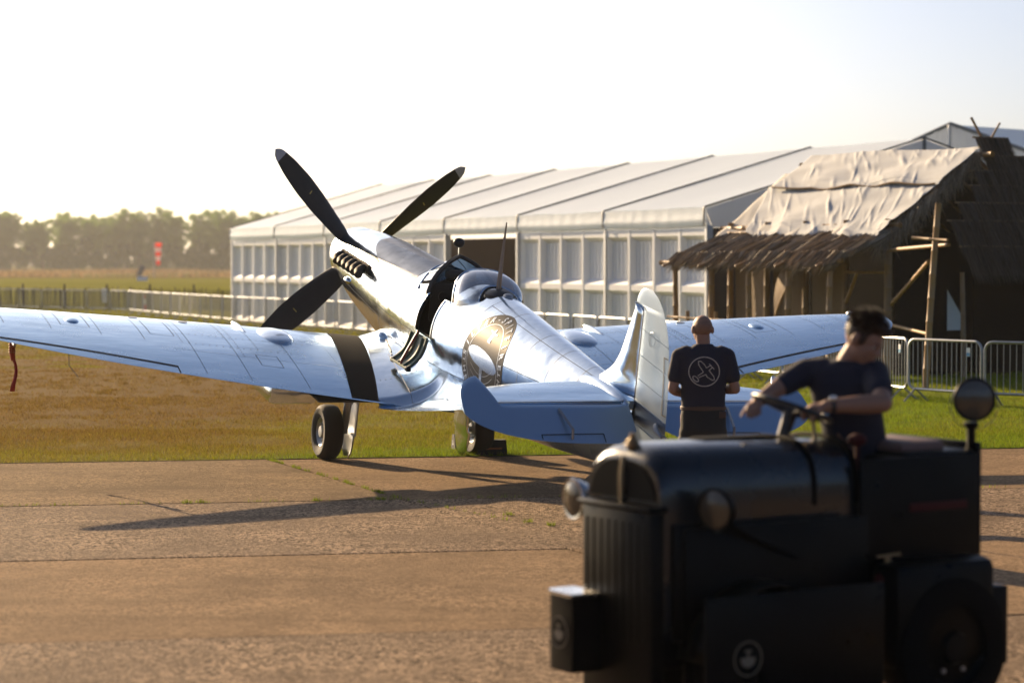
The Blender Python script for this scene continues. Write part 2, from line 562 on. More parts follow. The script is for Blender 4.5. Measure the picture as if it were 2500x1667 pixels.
mb = MB()
mb.lathe([(.0, -.62), (.09, -.58), (.19, -.46), (.28, -.28), (.335, -.08), (.352, .1), (.352, .262), (.2, .265)], (0, 0, 0), (1, 0, 0), 32)
pb(mb, "spinner", M_ALU)

# exhaust stubs
M_EXH = mat('sooty_exhaust', (.025, .022, .02), .7, .3, noise=(25, .6, (.06, .05, .042)))
for s in (-1, 1):
    mb = MB()
    mb.box((1.12, s * .402, .15), (1.02, .03, .10)); pb(mb, "exhaust_plate", M_EXH, cowl)
    for k in range(6):
        x = .68 + k * .165
        y0 = s * .40
        mb = MB()
        mb.tube([(x, y0 - s * .02, .15), (x + .03, y0 + s * .05, .145), (x + .09, y0 + s * .11, .125), (x + .17, y0 + s * .135, .10)], [.042, .052, .052, .046], 10)
        pb(mb, "exhaust_stub", M_EXH, cowl)
    mb = MB(); mb.sphere((.9, s * .41, -.11), (.09, .035, .04), 12, 8); pb(mb, "cowling_blister", M_ALU, cowl)
# anti-glare panel
mb = MB(); G = []
for x in lin(1.08, 2.95, 40):
    k = (x - 1.08) / 1.87
    wdt = (R(47) + R(14) * max(0, k - .25)) * math.sqrt(max(0, 1 - (1 - min(1, k / .42)) ** 2)) + .005
    wdt *= 1.0 - .1 * max(0, k - .5)
    G.append([fus(x, wdt * t, .0025) for t in lin(-1, 1, 31)])
mb.grid(G); pb(mb, "antiglare_panel", M_GREYPANEL, cowl, smooth='full')
mb = MB(); mb.sphere((2.35, .27, .345), (.16, .05, .045), 14, 8); pb(mb, "filler_blister", M_ALU, cowl)

# seams: thin dark ribbons lying on the skin
def ribbon(mb, P, nrm, w):
    P = [Vector(p) for p in P]
    L = []; Rr = []
    for i, p in enumerate(P):
        t = (P[min(i + 1, len(P) - 1)] - P[max(i - 1, 0)]).normalized()
        sd = t.cross(nrm(i)).normalized() * w / 2
        L.append(p - sd); Rr.append(p + sd)
    mb.grid([L, Rr])
def fus_n(th): return Vector((0, math.sin(th), math.cos(th)))
def ring_seam(mb, x, t0, t1, w=.006, n=40, off=.0022):
    ts = lin(t0, t1, n)
    ribbon(mb, [fus(x, t, off) for t in ts], lambda i: fus_n(ts[i]), w)
def long_seam(mb, x0, x1, t0, t1, w=.005, n=40, off=.0022):
    q = lin(0, 1, n)
    ribbon(mb, [fus(x0 + (x1 - x0) * u, t0 + (t1 - t0) * u, off) for u in q], lambda i: fus_n(t0 + (t1 - t0) * q[i]), w)
mb = MB()
for x, w in ((2.2, .010), (3.07, .009)):
    ring_seam(mb, x, -R(165), R(165), w)
for x in (4.85, 5.35, 6.05, 6.55, 7.05, 7.38):
    ring_seam(mb, x, -R(150), R(150), .0045)
long_seam(mb, 4.8, 7.3, -R(83), -R(80)); long_seam(mb, 4.4, 7.2, -R(112), -R(112)); long_seam(mb, 4.85, 7.3, -R(28), -R(30), .004)
long_seam(mb, .4, 2.2, -R(60), -R(62), .006); long_seam(mb, .4, 2.2, -R(108), -R(105), .006); long_seam(mb, 2.2, 3.55, -R(95), -R(93), .005)
pb(mb, "panel_seams", M_DARK, body, clean=False)
def dots(mb, P, nrm, sp_, r_):
    P = [Vector(p) for p in P]; acc = 0
    for i in range(len(P) - 1):
        d = (P[i + 1] - P[i]); L = d.length
        while acc < L:
            c = P[i] + d * (acc / L); n_ = nrm(i); t = d.normalized(); b = t.cross(n_).normalized()
            mb.add([c + (t * a_ + b * b_) * r_ for a_, b_ in ((-1, -1), (1, -1), (1, 1), (-1, 1))], [(0, 1, 2, 3)])
            acc += sp_
        acc -= L
mb = MB()
for x in (2.17, 2.24):
    ts = lin(-R(120), R(60), 60); dots(mb, [fus(x, t, .0024) for t in ts], lambda i: fus_n(ts[i]), .11, .006)
for t_ in (-R(57), -R(65)):
    q = lin(.45, 2.15, 40); dots(mb, [fus(x, t_, .0024) for x in q], lambda i: fus_n(t_), .13, .007)
fas = pb(mb, "fasteners", M_DARK, cowl, clean=False); fas["kind"] = "stuff"

# ---------------------------------------------------------------- wings
XS, ZR, DIH, BS = 2.46, -.727, math.tan(R(6.0)), 5.62
def wing_LE(y):
    return XS - .66 * math.sqrt(max(0, 1 - (abs(y) / BS) ** 2)) - .02
def wing_TE(y):
    return XS + 1.92 * math.sqrt(max(0, 1 - (abs(y) / BS) ** 2.05)) + .02
def wing(side, y, c, up, off=0.0):
    ay = abs(y)
    le, te = wing_LE(ay), wing_TE(ay)
    ch = te - le
    tr = .135 - .07 * ay / BS
    yt = 5 * tr * (.2969 * math.sqrt(c) - .126 * c - .3516 * c * c + .2843 * c ** 3 - .1036 * c ** 4)
    cam_ = .02 * 4 * c * (1 - c)
    inc = R(2.0 - 2.6 * ay / BS)
    x = le + c * ch
    z = ZR + DIH * ay - (x - XS) * math.tan(inc) + cam_ * ch + (1 if up else -1) * yt * ch
    return (x, side * ay, z + (off if up else -off))
def cs(n):
    return [(1 - math.cos(math.pi * i / (n - 1))) / 2 for i in range(n)]
YS = lin(.3, 4.6, 44) + [4.6 + (BS - 4.6) * math.sin(math.pi / 2 * k / 12) for k in range(1, 13)]
YS[-1] = BS - .0015
AIL0, AIL1 = 3.02, 5.02
for s, nm in ((-1, "port"), (1, "starboard")):
    mb = MB()
    cc = cs(30)
    G = [[wing(s, y, c, True) for c in cc] + [wing(s, y, c, False) for c in cc[::-1][1:-1]] for y in YS]
    mb.grid(G, wrap=True)
    w_ = pb(mb, "wing", M_WING, smooth='full')
    # aileron gap, dark slot along the hinge
    mb = MB()
    def hl(y):   # hinge chord fraction line (straight in x)
        x = 3.93 + (3.36 - 3.93) * (y - AIL0) / (AIL1 - AIL0)
        return (x - wing_LE(y)) / (wing_TE(y) - wing_LE(y))
    ys = lin(AIL0, AIL1 - .03, 30)
    mb.grid([[wing(s, y, hl(y) + .0, True, .004) for y in ys], [wing(s, y, hl(y) + .035 / (wing_TE(y) - wing_LE(y)), True, .004) for y in ys]])
    ribbon(mb, [wing(s, AIL0 - .02 * 0, c, True, .003) for c in lin(hl(AIL0), .992, 12)], lambda i: Vector((0, 0, 1)), .012)
    ribbon(mb, [wing(s, AIL1, c, True, .003) for c in lin(hl(AIL1), .99, 12)], lambda i: Vector((0, 0, 1)), .010)
    pb(mb, "aileron_gap", M_DARK, w_, clean=False)
    mb = MB()
    for y in (1.75, 2.32, 2.75, 3.2, 3.62, 4.1, 4.55, 4.95):
        ribbon(mb, [wing(s, y, c, True, .003) for c in lin(.05, .62 if y > AIL0 else .96, 24)], lambda i: Vector((0, 0, 1)), .0045)
    ribbon(mb, [wing(s, y, .30, True, .003) for y in lin(1.2, 2.6, 30)], lambda i: Vector((0, 0, 1)), .004)
    ribbon(mb, [wing(s, y, .70, True, .003) for y in lin(1.3, 2.95, 30)], lambda i: Vector((0, 0, 1)), .004)
    def rect(y0, y1, c0, c1):
        for a_, b_ in (((y0, c0), (y1, c0)), ((y1, c0), (y1, c1)), ((y1, c1), (y0, c1)), ((y0, c1), (y0, c0))):
            ribbon(mb, [wing(s, a_[0] + (b_[0] - a_[0]) * u, a_[1] + (b_[1] - a_[1]) * u, True, .003) for u in lin(0, 1, 8)], lambda i: Vector((0, 0, 1)), .006)
    rect(3.70, 3.98, .22, .52); rect(2.86, 3.10, .26, .52); rect(1.9, 2.12, .66, .78)
    pb(mb, "panel_seams", M_SEAM, w_, clean=False)
    mb = MB()
    for y, a_, b_ in ((2.82, .10, .6), (2.25, .08, .72), (2.05, .1, .6), (1.28, .1, .9), (4.9, .06, .55)):
        dots(mb, [wing(s, y, c, True, .0032) for c in lin(a_, b_, 40)], lambda i: Vector((0, 0, 1)), .06, .006)
    for c in (.46, .60):
        dots(mb, [wing(s, y, c, True, .0032) for y in lin(1.5, 2.82, 40)], lambda i: Vector((0, 0, 1)), .07, .006)
    r_ = pb(mb, "rivet_rows", M_DARK, w_, clean=False); r_["kind"] = "stuff"
    # blisters, cannon bulge and filler caps
    def bump_at(nm_, y, c, rx, ry, rz, m_):
        mb_ = MB(); p = wing(s, y, c, True); mb_.sphere((p[0], p[1], p[2] - rz * .25), (rx, ry, rz), 18, 10); pb(mb_, nm_, m_, w_)
    bump_at("cannon_bulge", 1.72, .34, .36, .19, .065, M_ALU)
    bump_at("gun_fairing", 2.02, .22, .32, .032, .04, M_ALU)
    bump_at("wing_blister", 3.84, .40, .13, .075, .03, M_WING)
    for y in (2.52, 2.98 - .3):
        pass
    for y, c in ((3.16 - .55, .20), (3.3 - .18, .17)):
        mb = MB(); p = wing(s, y, c, True, .003); mb.lathe([(.05, .0), (.05, .004), (.0, .004)], p, (-.05, 0, 1), 14); pb(mb, "filler_cap", M_STEEL, w_)
    # navigation lamp at tip
    mb = MB(); p = wing(s, 5.28, .08, True); mb.sphere((p[0], p[1], p[2] + .0), (.08, .04, .03), 10, 8); pb(mb, "tip_lamp", M_STEEL, w_)
    # walkway
    mb = MB()
    def wk(c, inner):
        y0 = .60 + (1.08 - .60) * c ** 1.15; y1 = .93 + (1.36 - .93) * c
        return y0 if inner else y1
    CW = lin(.10, .985, 30)
    mb.grid([[wing(s, wk(c, True) + (wk(c, False) - wk(c, True)) * v, c, True, .005) for v in lin(0, 1, 9)] for c in CW])
    M_WALK = mat('black_walkway_grit', (.011, .011, .012), .9, 0, spec=.1, bump=(220, .4, .003))
    pb(mb, "walkway_strip", M_WALK, w_, smooth='full')
    # root fillet
    mb = MB(); G = []
    for x in lin(1.90, 5.75, 60):
        te = wing_TE(1.0) - .02
        if x < te:
            c = (x - wing_LE(.9)) / (wing_TE(.9) - wing_LE(.9)); c = min(max(c, .01), .985)
            yA = .56 + (1.10 - .56) * c ** 1.15
            A = Vector(wing(s, yA, min(max((x - wing_LE(yA)) / (wing_TE(yA) - wing_LE(yA)), .005), .99), True, .004)); A.x = x
        else:
            k = (x - te) / (5.75 - te)
            A = Vector((x, s * (1.10 + (.36 - 1.10) * (k ** 1.05)), (-.715) + (.36) * k ** 1.3))
        ks = min(1, max(0, (x - 1.80) / .85)); ks = ks * ks * (3 - 2 * ks)
        zB = (A.z + .05) * (1 - ks) + (-.36 + .03 * (x - 2) / 3.7) * ks
        th_ = R(90) + .45
        B = min((Vector(fus(x, s * R(t), .002)) for t in range(90, 150, 2)), key=lambda p: abs(p.z - zB))
        Cc = Vector((x, B.y + s * .035, A.z + .05 * (1 if x < te else .4)))
        G.append([A * (1 - t) ** 2 + Cc * 2 * t * (1 - t) + B * t ** 2 for t in lin(0, 1, 16)])
    mb.grid(G)
    fil = pb(mb, "wing_fillet", M_ALU, smooth='full')
    mb = MB()
    for t in (5,):
        ribbon(mb, [g[t] + Vector((0, s * .003, .003)) for g in G[20:]], lambda i: Vector((0, s, 1)), .004)
    for i0 in (30, 44):
        dots(mb, [g + Vector((0, s * .003, .004)) for g in G[i0]], lambda i: Vector((0, s, 1)), .055, .006)
    dots(mb, [g[0] + Vector((0, s * .008, .005)) for g in G[8:44]], lambda i: Vector((0, 0, 1)), .06, .006)
    pb(mb, "fillet_rivets", M_DARK, fil, clean=False)["kind"] = "stuff"
    if s < 0:
        p = G[10][9]
        mb = MB(); mb.sphere((p.x, p.y - .01, p.z + .012), (.10, .05, .04), 16, 10); cap_ = pb(mb, "root_fairing", M_ALU, fil)
        mb = MB(); mb.tube([G[14][8] + Vector((0, -.01, .03)), G[17][7] + Vector((0, -.01, .02)), G[20][6] + Vector((0, 0, .02))], .010, 6); pb(mb, "vent_rod", M_BLACK_SATIN, fil)
    # underwing radiator
    mb = MB()
    mb.bbox((3.25, s * 1.80, ZR + DIH * 1.80 - .17), (1.15, .50, .22), .06)
    pb(mb, "radiator_fairing", M_ALU, w_)
    mb = MB(); mb.bbox((4.0, s * 1.35, ZR + DIH * 1.35 - .10), (.42, .62, .022), .006); pb(mb, "radiator_flap", M_DARK, w_)
    # undercarriage
    yw = s * .87
    WC = Vector((2.08, yw, -1.82 - (.035 if s < 0 else .01))) + Vector((-sp * .29, 0, cp * .29))
    top = Vector((2.12, s * .66, -.82))
    mb = MB()
    inb = WC + Vector((.05, -s * .17, 0))
    mb.tube([top, top.lerp(inb, .55)], .058, 12); mb.tube([top.lerp(inb, .5), inb], .042, 12); mb.tube([inb, WC], .035, 10)
    mb.tube([top.lerp(inb, .2) + Vector((.09, 0, 0)), top.lerp(inb, .8) + Vector((.07, 0, 0))], .012, 6)
    leg = pb(mb, "undercarriage_leg", M_STEEL)
    mb = MB(); G2 = []
    for u in lin(-.05, .95, 12):
        c_ = top.lerp(inb, u) + Vector((.02, -s * .075, 0))
        wd = .17 + .10 * max(0, u - .3)
        G2.append([c_ + Vector((wd * v, s * .03 * v * v, 0)) for v in lin(-1, 1, 9)])
    for u in lin(.02, .30, 5):
        wd = .24 * math.sqrt(max(.02, 1 - (u / .31) ** 2))
        c_ = top.lerp(inb, .95) + Vector((.02, -s * .075, 0)) + Vector((0, s * .02, -u))
        G2.append([c_ + Vector((wd * v, s * .03 * v * v, 0)) for v in lin(-1, 1, 9)])
    mb.grid(G2)
    d_ = pb(mb, "undercarriage_fairing", M_ALU if s > 0 else M_STEEL, leg, smooth='full')
    so = d_.modifiers.new("t", 'SOLIDIFY'); so.thickness = .012
    tp = [(.155, -.075), (.20, -.105), (.255, -.108), (.285, -.085), (.298, -.045), (.30, 0), (.298, .045), (.285, .085), (.255, .108), (.20, .105), (.155, .075)]
    mb = MB(); mb.lathe(tp, WC, (0, 1, .03 * s), 40)
    M_TYRE = mat('tyre_rubber', (.022, .02, .018), .8, 0, bump=(45, .6, .006, 2.0))
    tyre = pb(mb, "wheel_tyre", M_TYRE, leg)
    mb = MB()
    for sd in (-1, 1):
        mb.lathe([(.165, .07 * sd), (.155, .08 * sd), (.135, .06 * sd), (.12, .045 * sd), (.075, .05 * sd), (.06, .085 * sd), (.0, .09 * sd)], WC, (0, 1, .03 * s), 28)
        for k in range(8):
            a = k * math.pi / 4
            mb.sphere(WC + Vector((math.cos(a) * .1, .055 * sd, math.sin(a) * .1)), .014, 8, 6)
    pb(mb, "wheel_hub", M_STEEL, leg)

# tailplane, elevators
ZT_, EH, DROOP = .23, 8.0, R(30)
def tp_LE(y): return EH - .80 * math.sqrt(max(0, 1 - (y / 1.61) ** 2.6))
for s in (-1, 1):
    mb = MB(); G = []
    yl = lin(.05, 1.30, 16) + [1.33]
    for y in yl:
        le = tp_LE(y) ; ch = EH - le
        row = []
        for c in cs(16): row.append((le + c * ch, s * y, ZT_ + .055 * math.sqrt(max(0, 1 - (1 - min(1, c / .55)) ** 2)) * (1 - .12 * y) * (1 if c < .55 else 1 - .35 * (c - .55) / .45)))
        for c in cs(16)[::-1]: row.append((le + c * ch, s * y, ZT_ - .055 * math.sqrt(max(0, 1 - (1 - min(1, c / .55)) ** 2)) * (1 - .12 * y) * (1 if c < .55 else 1 - .35 * (c - .55) / .45)))
        G.append(row)
    mb.grid(G, wrap=True)
    mb.add(G[-1], [tuple(range(len(G[-1])))])
    tl = pb(mb, "tailplane", M_WING, smooth=50)
    # elevator with horn balance, drooped about the hinge
    def rot(p):
        dx, dz = p[0] - EH, p[2] - ZT_
        return (EH + dx * math.cos(DROOP) + dz * math.sin(DROOP), p[1], ZT_ - dx * math.sin(DROOP) + dz * math.cos(DROOP))
    def te(y): return EH + .46 * math.sqrt(max(0, 1 - (max(0, y - .15) / 1.47) ** 3.2)) - (.0 if y > .32 else (.32 - y) * .75)
    def fe(y):
        if y < 1.28: return EH + .008
        k = (y - 1.28) / (1.60 - 1.28)
        return EH + .008 - .36 * min(1, k / .35) ** .7 * math.sqrt(max(0, 1 - k ** 3))
    yl = lin(.13, 1.27, 24) + lin(1.285, 1.6, 22)
    G = []
    for y in yl:
        a_, b_ = fe(y), max(te(y), fe(y) + .01)
        t_ = .05 * math.sqrt(max(.04, 1 - (y / 1.63) ** 4))
        row = []
        for c in cs(12): row.append(rot((a_ + c * (b_ - a_), s * y, ZT_ + t_ * (1 - c) ** .8 * min(1, .35 + c * 6))))
        for c in cs(12)[::-1]: row.append(rot((a_ + c * (b_ - a_), s * y, ZT_ - t_ * (1 - c) ** .8 * min(1, .35 + c * 6))))
        G.append(row)
    mb = MB(); mb.grid(G, wrap=True); mb.add(G[0], [tuple(range(24))]); mb.add(G[-1], [tuple(range(24))])
    el = pb(mb, "elevator", M_SILVER_DULL, smooth=50)
    mb = MB()
    def es(y, x, o=.004):
        a_, b_ = fe(y), te(y); c = (x - a_) / (b_ - a_); t_ = .05
        return rot((x, s * y, ZT_ + t_ * max(0, 1 - c) ** .8 * min(1, .35 + c * 6) + o))
    ribbon(mb, [es(y, EH + .36) for y in lin(.45, 1.0, 10)], lambda i: Vector((.5, 0, .86)), .008)
    for y in (.45, 1.0):
        ribbon(mb, [es(y, x) for x in lin(EH + .36, te(y) - .01, 6)], lambda i: Vector((.5, 0, .86)), .008)
    ribbon(mb, [(EH + .004, s * y, ZT_ + .042) for y in lin(.15, 1.28, 12)], lambda i: Vector((0, 0, 1)), .012)
    pb(mb, "tab_gap", M_DARK, el, clean=False)
    mb = MB(); mb.tube([es(.78, EH + .10, .01), es(.74, EH + .36, .06)], .012, 6); mb.tube([es(.74, EH + .36, .06), es(.74, EH + .41, .0)], .012, 6)
    pb(mb, "tab_pushrod", M_STEEL, el)

# fin and rudder
HXr = 7.93
FZ = [.22, .30, .36, .45, .55, .7, .85, .95, 1.03, 1.07]
FLE = [7.02, 7.16, 7.28, 7.42, 7.515, 7.60, 7.675, 7.72, 7.755, 7.775]
fle = _spl(FZ, FLE)
def fthk(tk, c, z):
    if c < .5: return tk * math.sqrt(max(0, 1 - (1 - c / .5) ** 2))
    k = (c - .5) / .5; k = k * k * (3 - 2 * k)
    return tk * (1 - k) + min(tk, .018 * (1 - .5 * max(0, z) / 1.2)) * k
mb = MB(); G = []
for z in lin(.22, 1.07, 30):
    le = fle(z); rear = HXr - .008 if z < 1.03 else HXr - .008 - (z - 1.03) * 4.2
    tk = .062 * (1 - .55 * (z - .22) / .85) * min(1.5, (1 + 1.3 * max(0, .42 - z) / .2))
    row = []
    for c in cs(18): row.append((le + c * (rear - le), fthk(tk, c, z), z))
    for c in cs(18)[::-1]: row.append((le + c * (rear - le), -fthk(tk, c, z), z))
    G.append(row)
mb.grid(G, wrap=True); mb.add(G[-1], [tuple(range(36))]); fin = pb(mb, "fin", M_ALU, smooth='full')
RZ = [-.42, -.34, -.2, .0, .25, .5, .75, .9, 1.05, 1.13, 1.19, 1.225]
RTE = [8.20, 8.40, 8.50, 8.545, 8.545, 8.525, 8.485, 8.43, 8.335, 8.25, 8.15, 8.04]
rte = _spl(RZ, RTE)
mb = MB(); G = []
for z in lin(-.42, 1.065, 44) + lin(1.07, 1.225, 16):
    tr = rte(z)
    if z < 1.068:
        le = HXr + .006
    else:
        k = (z - 1.068) / (1.2251 - 1.068)
        le = 7.775 + (.19) * (1 - math.sqrt(max(0, 1 - k * k)))
    tk = .036 * (1 - .5 * max(0, z) / 1.2) * (1 if z < 1.1 else math.sqrt(max(.03, 1 - ((z - 1.1) / .127) ** 2)))
    row = []
    for c in cs(12): row.append((le + c * (tr - le), tk * (1 - c) ** .85 * min(1, .45 + c * 5), z))
    for c in cs(12)[::-1]: row.append((le + c * (tr - le), -tk * (1 - c) ** .85 * min(1, .45 + c * 5), z))
    G.append(row)
mb.grid(G, wrap=True); mb.add(G[0], [tuple(range(24))]); mb.add(G[-1], [tuple(range(24))])
rud = pb(mb, "rudder", M_SILVER, smooth=50)
mb = MB()
def rs(x, z, o=.003):
    le, tr = HXr + .006, rte(z); c = (x - le) / (tr - le); tk = .036 * (1 - .5 * max(0, z) / 1.2)
    return (x, -(tk * max(0, 1 - c) ** .85 * min(1, .45 + c * 5) + o), z)
for z in (.88, .66, .46, .27, .08, -.1):
    q = lin(HXr + .02, rte(z - .1) - .02, 12)
    mb.tube([rs(x, z - (x - HXr) * .12, -.002) for x in q], .0065, 6)
pb(mb, "rib_tape", M_SILVER, rud)
mb = MB()
ribbon(mb, [rs(rte(z) - .085, z) for z in lin(.26, .73, 10)], lambda i: Vector((0, -1, 0)), .012)
for z in (.26, .73):
    ribbon(mb, [rs(x, z) for x in lin(rte(z) - .085, rte(z) - .01, 5)], lambda i: Vector((0, -1, 0)), .010)
ribbon(mb, [(HXr - .001, -.021 * (1 - .4 * max(0, z)), z) for z in lin(-.36, 1.03, 20)], lambda i: Vector((0, -1, 0)), .014)
pb(mb, "rudder_gap", M_DARK, rud, clean=False)
mb = MB(); mb.lathe([(.062, -.002), (.066, 0), (.062, .002)], (8.17, -.022, .83), (0, 1, 0), 24); pb(mb, "inspection_ring", M_SILVER, rud)
mb = MB(); mb.tube([(8.42, -.03, .16), (8.5, -.06, .14), (8.60, -.05, .10)], [.02, .026, .01], 8); mb.tube([(8.56, -.05, .12), (8.62, -.02, .10)], .012, 6); pb(mb, "tail_lamp", M_STEEL, rud)
# tailplane root fairing and tail end
for s in (-1, 1):
    mb = MB(); mb.sphere((7.55, s * .13, .235), (.52, .085, .085), 22, 12); pb(mb, "tailplane_fairing", M_ALU)
mb = MB(); mb.tube([(7.93, -.05, .12), (8.06, -.11, .10), (8.14, -.11, .09)], [.03, .045, .015], 8); pb(mb, "elevator_horn_fairing", M_STEEL)
# tail wheel
mb = MB()
TW = Vector((7.25, 0, 0)); gz = lambda x: -(HUB.z / cp) + x * math.tan(PIT)
zt0 = gz(7.25) + .14
mb.lathe([(.07, -.05), (.12, -.055), (.14, -.03), (.145, 0), (.14, .03), (.12, .055), (.07, .05)], (7.25, 0, zt0), (0, 1, 0), 24)
tw = pb(mb, "tail_wheel", M_BLACK)
mb = MB(); mb.tube([(7.2, 0, -.42), (7.27, .085, zt0 + .12), (7.25, .085, zt0)], .022, 8); mb.tube([(7.25, -.085, zt0), (7.25, .085, zt0)], .015, 6); pb(mb, "tail_leg", M_STEEL, tw)

# ---------------------------------------------------------------- emblem on the port side (print laid on the skin)
EX, EV, ER = 5.30, .0, .56
ESX = .80
_arc = {}
def side_pt(x, v, off):
    x = EX + (x - EX) * (ESX if abs(x - EX) < .7 else 1.0)
    """v: arc length up the port skin from the widest point"""
    key = round(x, 3)
    if key not in _arc:
        ts = [R(a) for a in range(150, -1, -3)]
        P = [Vector(fus(x, -t)) for t in ts]
        i0 = ts.index(R(90))
        S = [0.0]
        for i in range(1, len(P)): S.append(S[-1] + (P[i] - P[i - 1]).length)
        S = [q - S[i0] for q in S]
        _arc[key] = (ts, S)
    ts, S = _arc[key]
    t = float(np.interp(v, S, ts))
    return Vector(fus(x, -t, off))
def emb_disc(r0, r1, off, name, m_, cx=0, cyy=0, sx=1, sy_=1, nr=10, nt=64, rotv=0.0):
    mb = MB(); G = []
    for r_ in lin(r0, r1, nr):
        row = []
        for j in range(nt):
            a = 2 * math.pi * j / nt
            u, v = r_ * math.cos(a) * sx, r_ * math.sin(a) * sy_
            u, v = u * math.cos(rotv) - v * math.sin(rotv), u * math.sin(rotv) + v * math.cos(rotv)
            row.append(side_pt(EX + cx + u, EV + cyy + v, off))
        G.append(row)
    mb.grid(G, wrap=True)
    return pb(mb, name, m_, emb, smooth='full', clean=False)
M_EMB = mat('emblem_dark_film', (.012, .015, .021), .45, 0, spec=.16)
M_EMBL = mat('emblem_silver_film', (.66, .70, .74), .22, .9)
M_EMBT = mat('emblem_letter_film', (.50, .53, .56), .3, .7)
mb = MB(); G = []
for r_ in lin(.001, ER, 14):
    G.append([side_pt(EX + r_ * math.cos(2 * math.pi * j / 72), EV + r_ * math.sin(2 * math.pi * j / 72), .003) for j in range(72)])
mb.grid(G, wrap=True); emb = pb(mb, "fuselage_emblem", M_EMB, smooth='full', clean=False)
emb_disc(ER * .735, ER * .75, .0042, "emblem_ring", M_EMBT, nr=2)
TILT = R(-8)
def emb_poly(poly, name, m_, off=.0048):
    """fill a 2-D outline as a fine strip mesh draped on the skin (outline given as left/right halves by v)"""
    mb = MB(); G = []
    for v, u0, u1 in poly:
        row = []
        for k in lin(0, 1, 7):
            u = u0 + (u1 - u0) * k
            uu, vv = u * math.cos(TILT) - v * math.sin(TILT), u * math.sin(TILT) + v * math.cos(TILT)
            row.append(side_pt(EX + uu, EV + vv, off))
        G.append(row)
    mb.grid(G); return pb(mb, name, m_, emb, smooth='full', clean=False)
# aircraft plan view inside the ring
W0 = []
for v in lin(-.05, .13, 24):
    k = (v + .05) / .18
    hw_ = .40 * math.sqrt(max(0.0, 1 - (2 * k - 1) ** 2)) + .002
    W0.append((v, -hw_, hw_))
emb_poly(W0, "emblem_wing", M_EMBL, .0045)
emb_poly([(v, -w, w) for v, w in ((-.36, .006), (-.25, .016), (-.12, .034), (.0, .045), (.1, .045), (.24, .036), (.34, .02), (.37, .003))], "emblem_body", M_EMBL, .0056)
emb_poly([(v, -w, w) for v, w in ((.315, .004), (.32, .10), (.33, .10), (.335, .004))], "emblem_propeller", M_EMBL, .006)
T0 = []
for v in lin(-.36, -.26, 10):
    k = (v + .36) / .10; T0.append((v, -.09 * math.sqrt(max(0, 1 - (2 * k - 1) ** 2)) - .002, .09 * math.sqrt(max(0, 1 - (2 * k - 1) ** 2)) + .002))
emb_poly(T0, "emblem_tail", M_EMBL, .0048)
mb = MB()
for v0 in (-.06, -.13, -.2):
    P = []
    for k in lin(-1, 1, 24):
        u = .30 * k; v = v0 - .09 * (1 - k * k) + .03
        P.append(side_pt(EX + u, EV + v, .0044))
    ribbon(mb, P, lambda i: Vector((0, -1, 0)), .004)
pb(mb, "emblem_contour", M_EMBT, emb, clean=False)
def glyph_mesh(ch, size):
    cu = bpy.data.curves.new("glyph", 'FONT'); cu.body = ch; cu.size = size; cu.resolution_u = 3; cu.offset = .022
    ob = bpy.data.objects.new("glyph", cu); COL.objects.link(ob)
    dg = bpy.context.evaluated_depsgraph_get()
    me = bpy.data.meshes.new_from_object(ob.evaluated_get(dg))
    V = [v.co.copy() for v in me.vertices]; Fc = [tuple(p.vertices) for p in me.polygons]
    w = max([v.x for v in V], default=size * .3) if V else size * .35
    bpy.data.objects.remove(ob); bpy.data.curves.remove(cu); bpy.data.meshes.remove(me)
    return V, Fc, w
GLY = {}
def ring_text(txt, a_mid, top, r_base, size, step, name):
    n = len(txt)
    for i, ch in enumerate(txt):
        if ch == ' ': continue
        mb = MB()
        if ch not in GLY: GLY[ch] = glyph_mesh(ch, 1.0)
        V, Fc, w = GLY[ch]
        k = i - (n - 1) / 2
        ang = a_mid - k * step if top else a_mid + k * step
        out = []
        for p in V:
            lx = (p.x - w / 2) * size * .95; ly = p.y * size
            if top:
                rr = r_base + ly; a = ang
                u = rr * math.cos(a) + lx * math.sin(a); v = rr * math.sin(a) - lx * math.cos(a)
            else:
                rr = r_base - ly; a = ang
                u = rr * math.cos(a) - lx * math.sin(a); v = rr * math.sin(a) + lx * math.cos(a)
            out.append(side_pt(EX + u, EV + v, .0052))
        mb.add(out, Fc)
        pb(mb, name, M_EMBT, emb, smooth=False, clean=False)
ring_text("SILVER-SPITFIRE", R(90), True, ER * .80, ER * .20, R(12.2), "emblem_letter")
ring_text("THE LONGEST FLIGHT", R(-90), False, ER * .935, ER * .18, R(10.2), "emblem_letter")
# registration letters low on the rear fuselage, mostly hidden by the tailplane
mb = MB(); cx_ = 6.30
for i, ch in enumerate("G-IRTY"):
    if ch not in GLY: GLY[ch] = glyph_mesh(ch, 1.0)
    V, Fc, w = GLY[ch]
    mb.add([side_pt(cx_ + (p.x) * .2, -.17 + p.y * .2, .004) for p in V], Fc)
    cx_ += (w + .18) * .2
pb(mb, "registration_lettering", M_DARK, smooth=False, clean=False)
# pitot under the port wing with its red cover and streamer
p0 = Vector(wing(-1, 4.36, .34, False))
M_COVER = mat('red_cover_cloth', (.42, .05, .025), .8, noise=(40, .4))
mb = MB(); mb.tube([p0, p0 + Vector((.0, 0, -.16)), p0 + Vector((-.03, 0, -.2)), p0 + Vector((-.32, 0, -.2))], .014, 8); pit = pb(mb, "pitot_tube", M_STEEL)
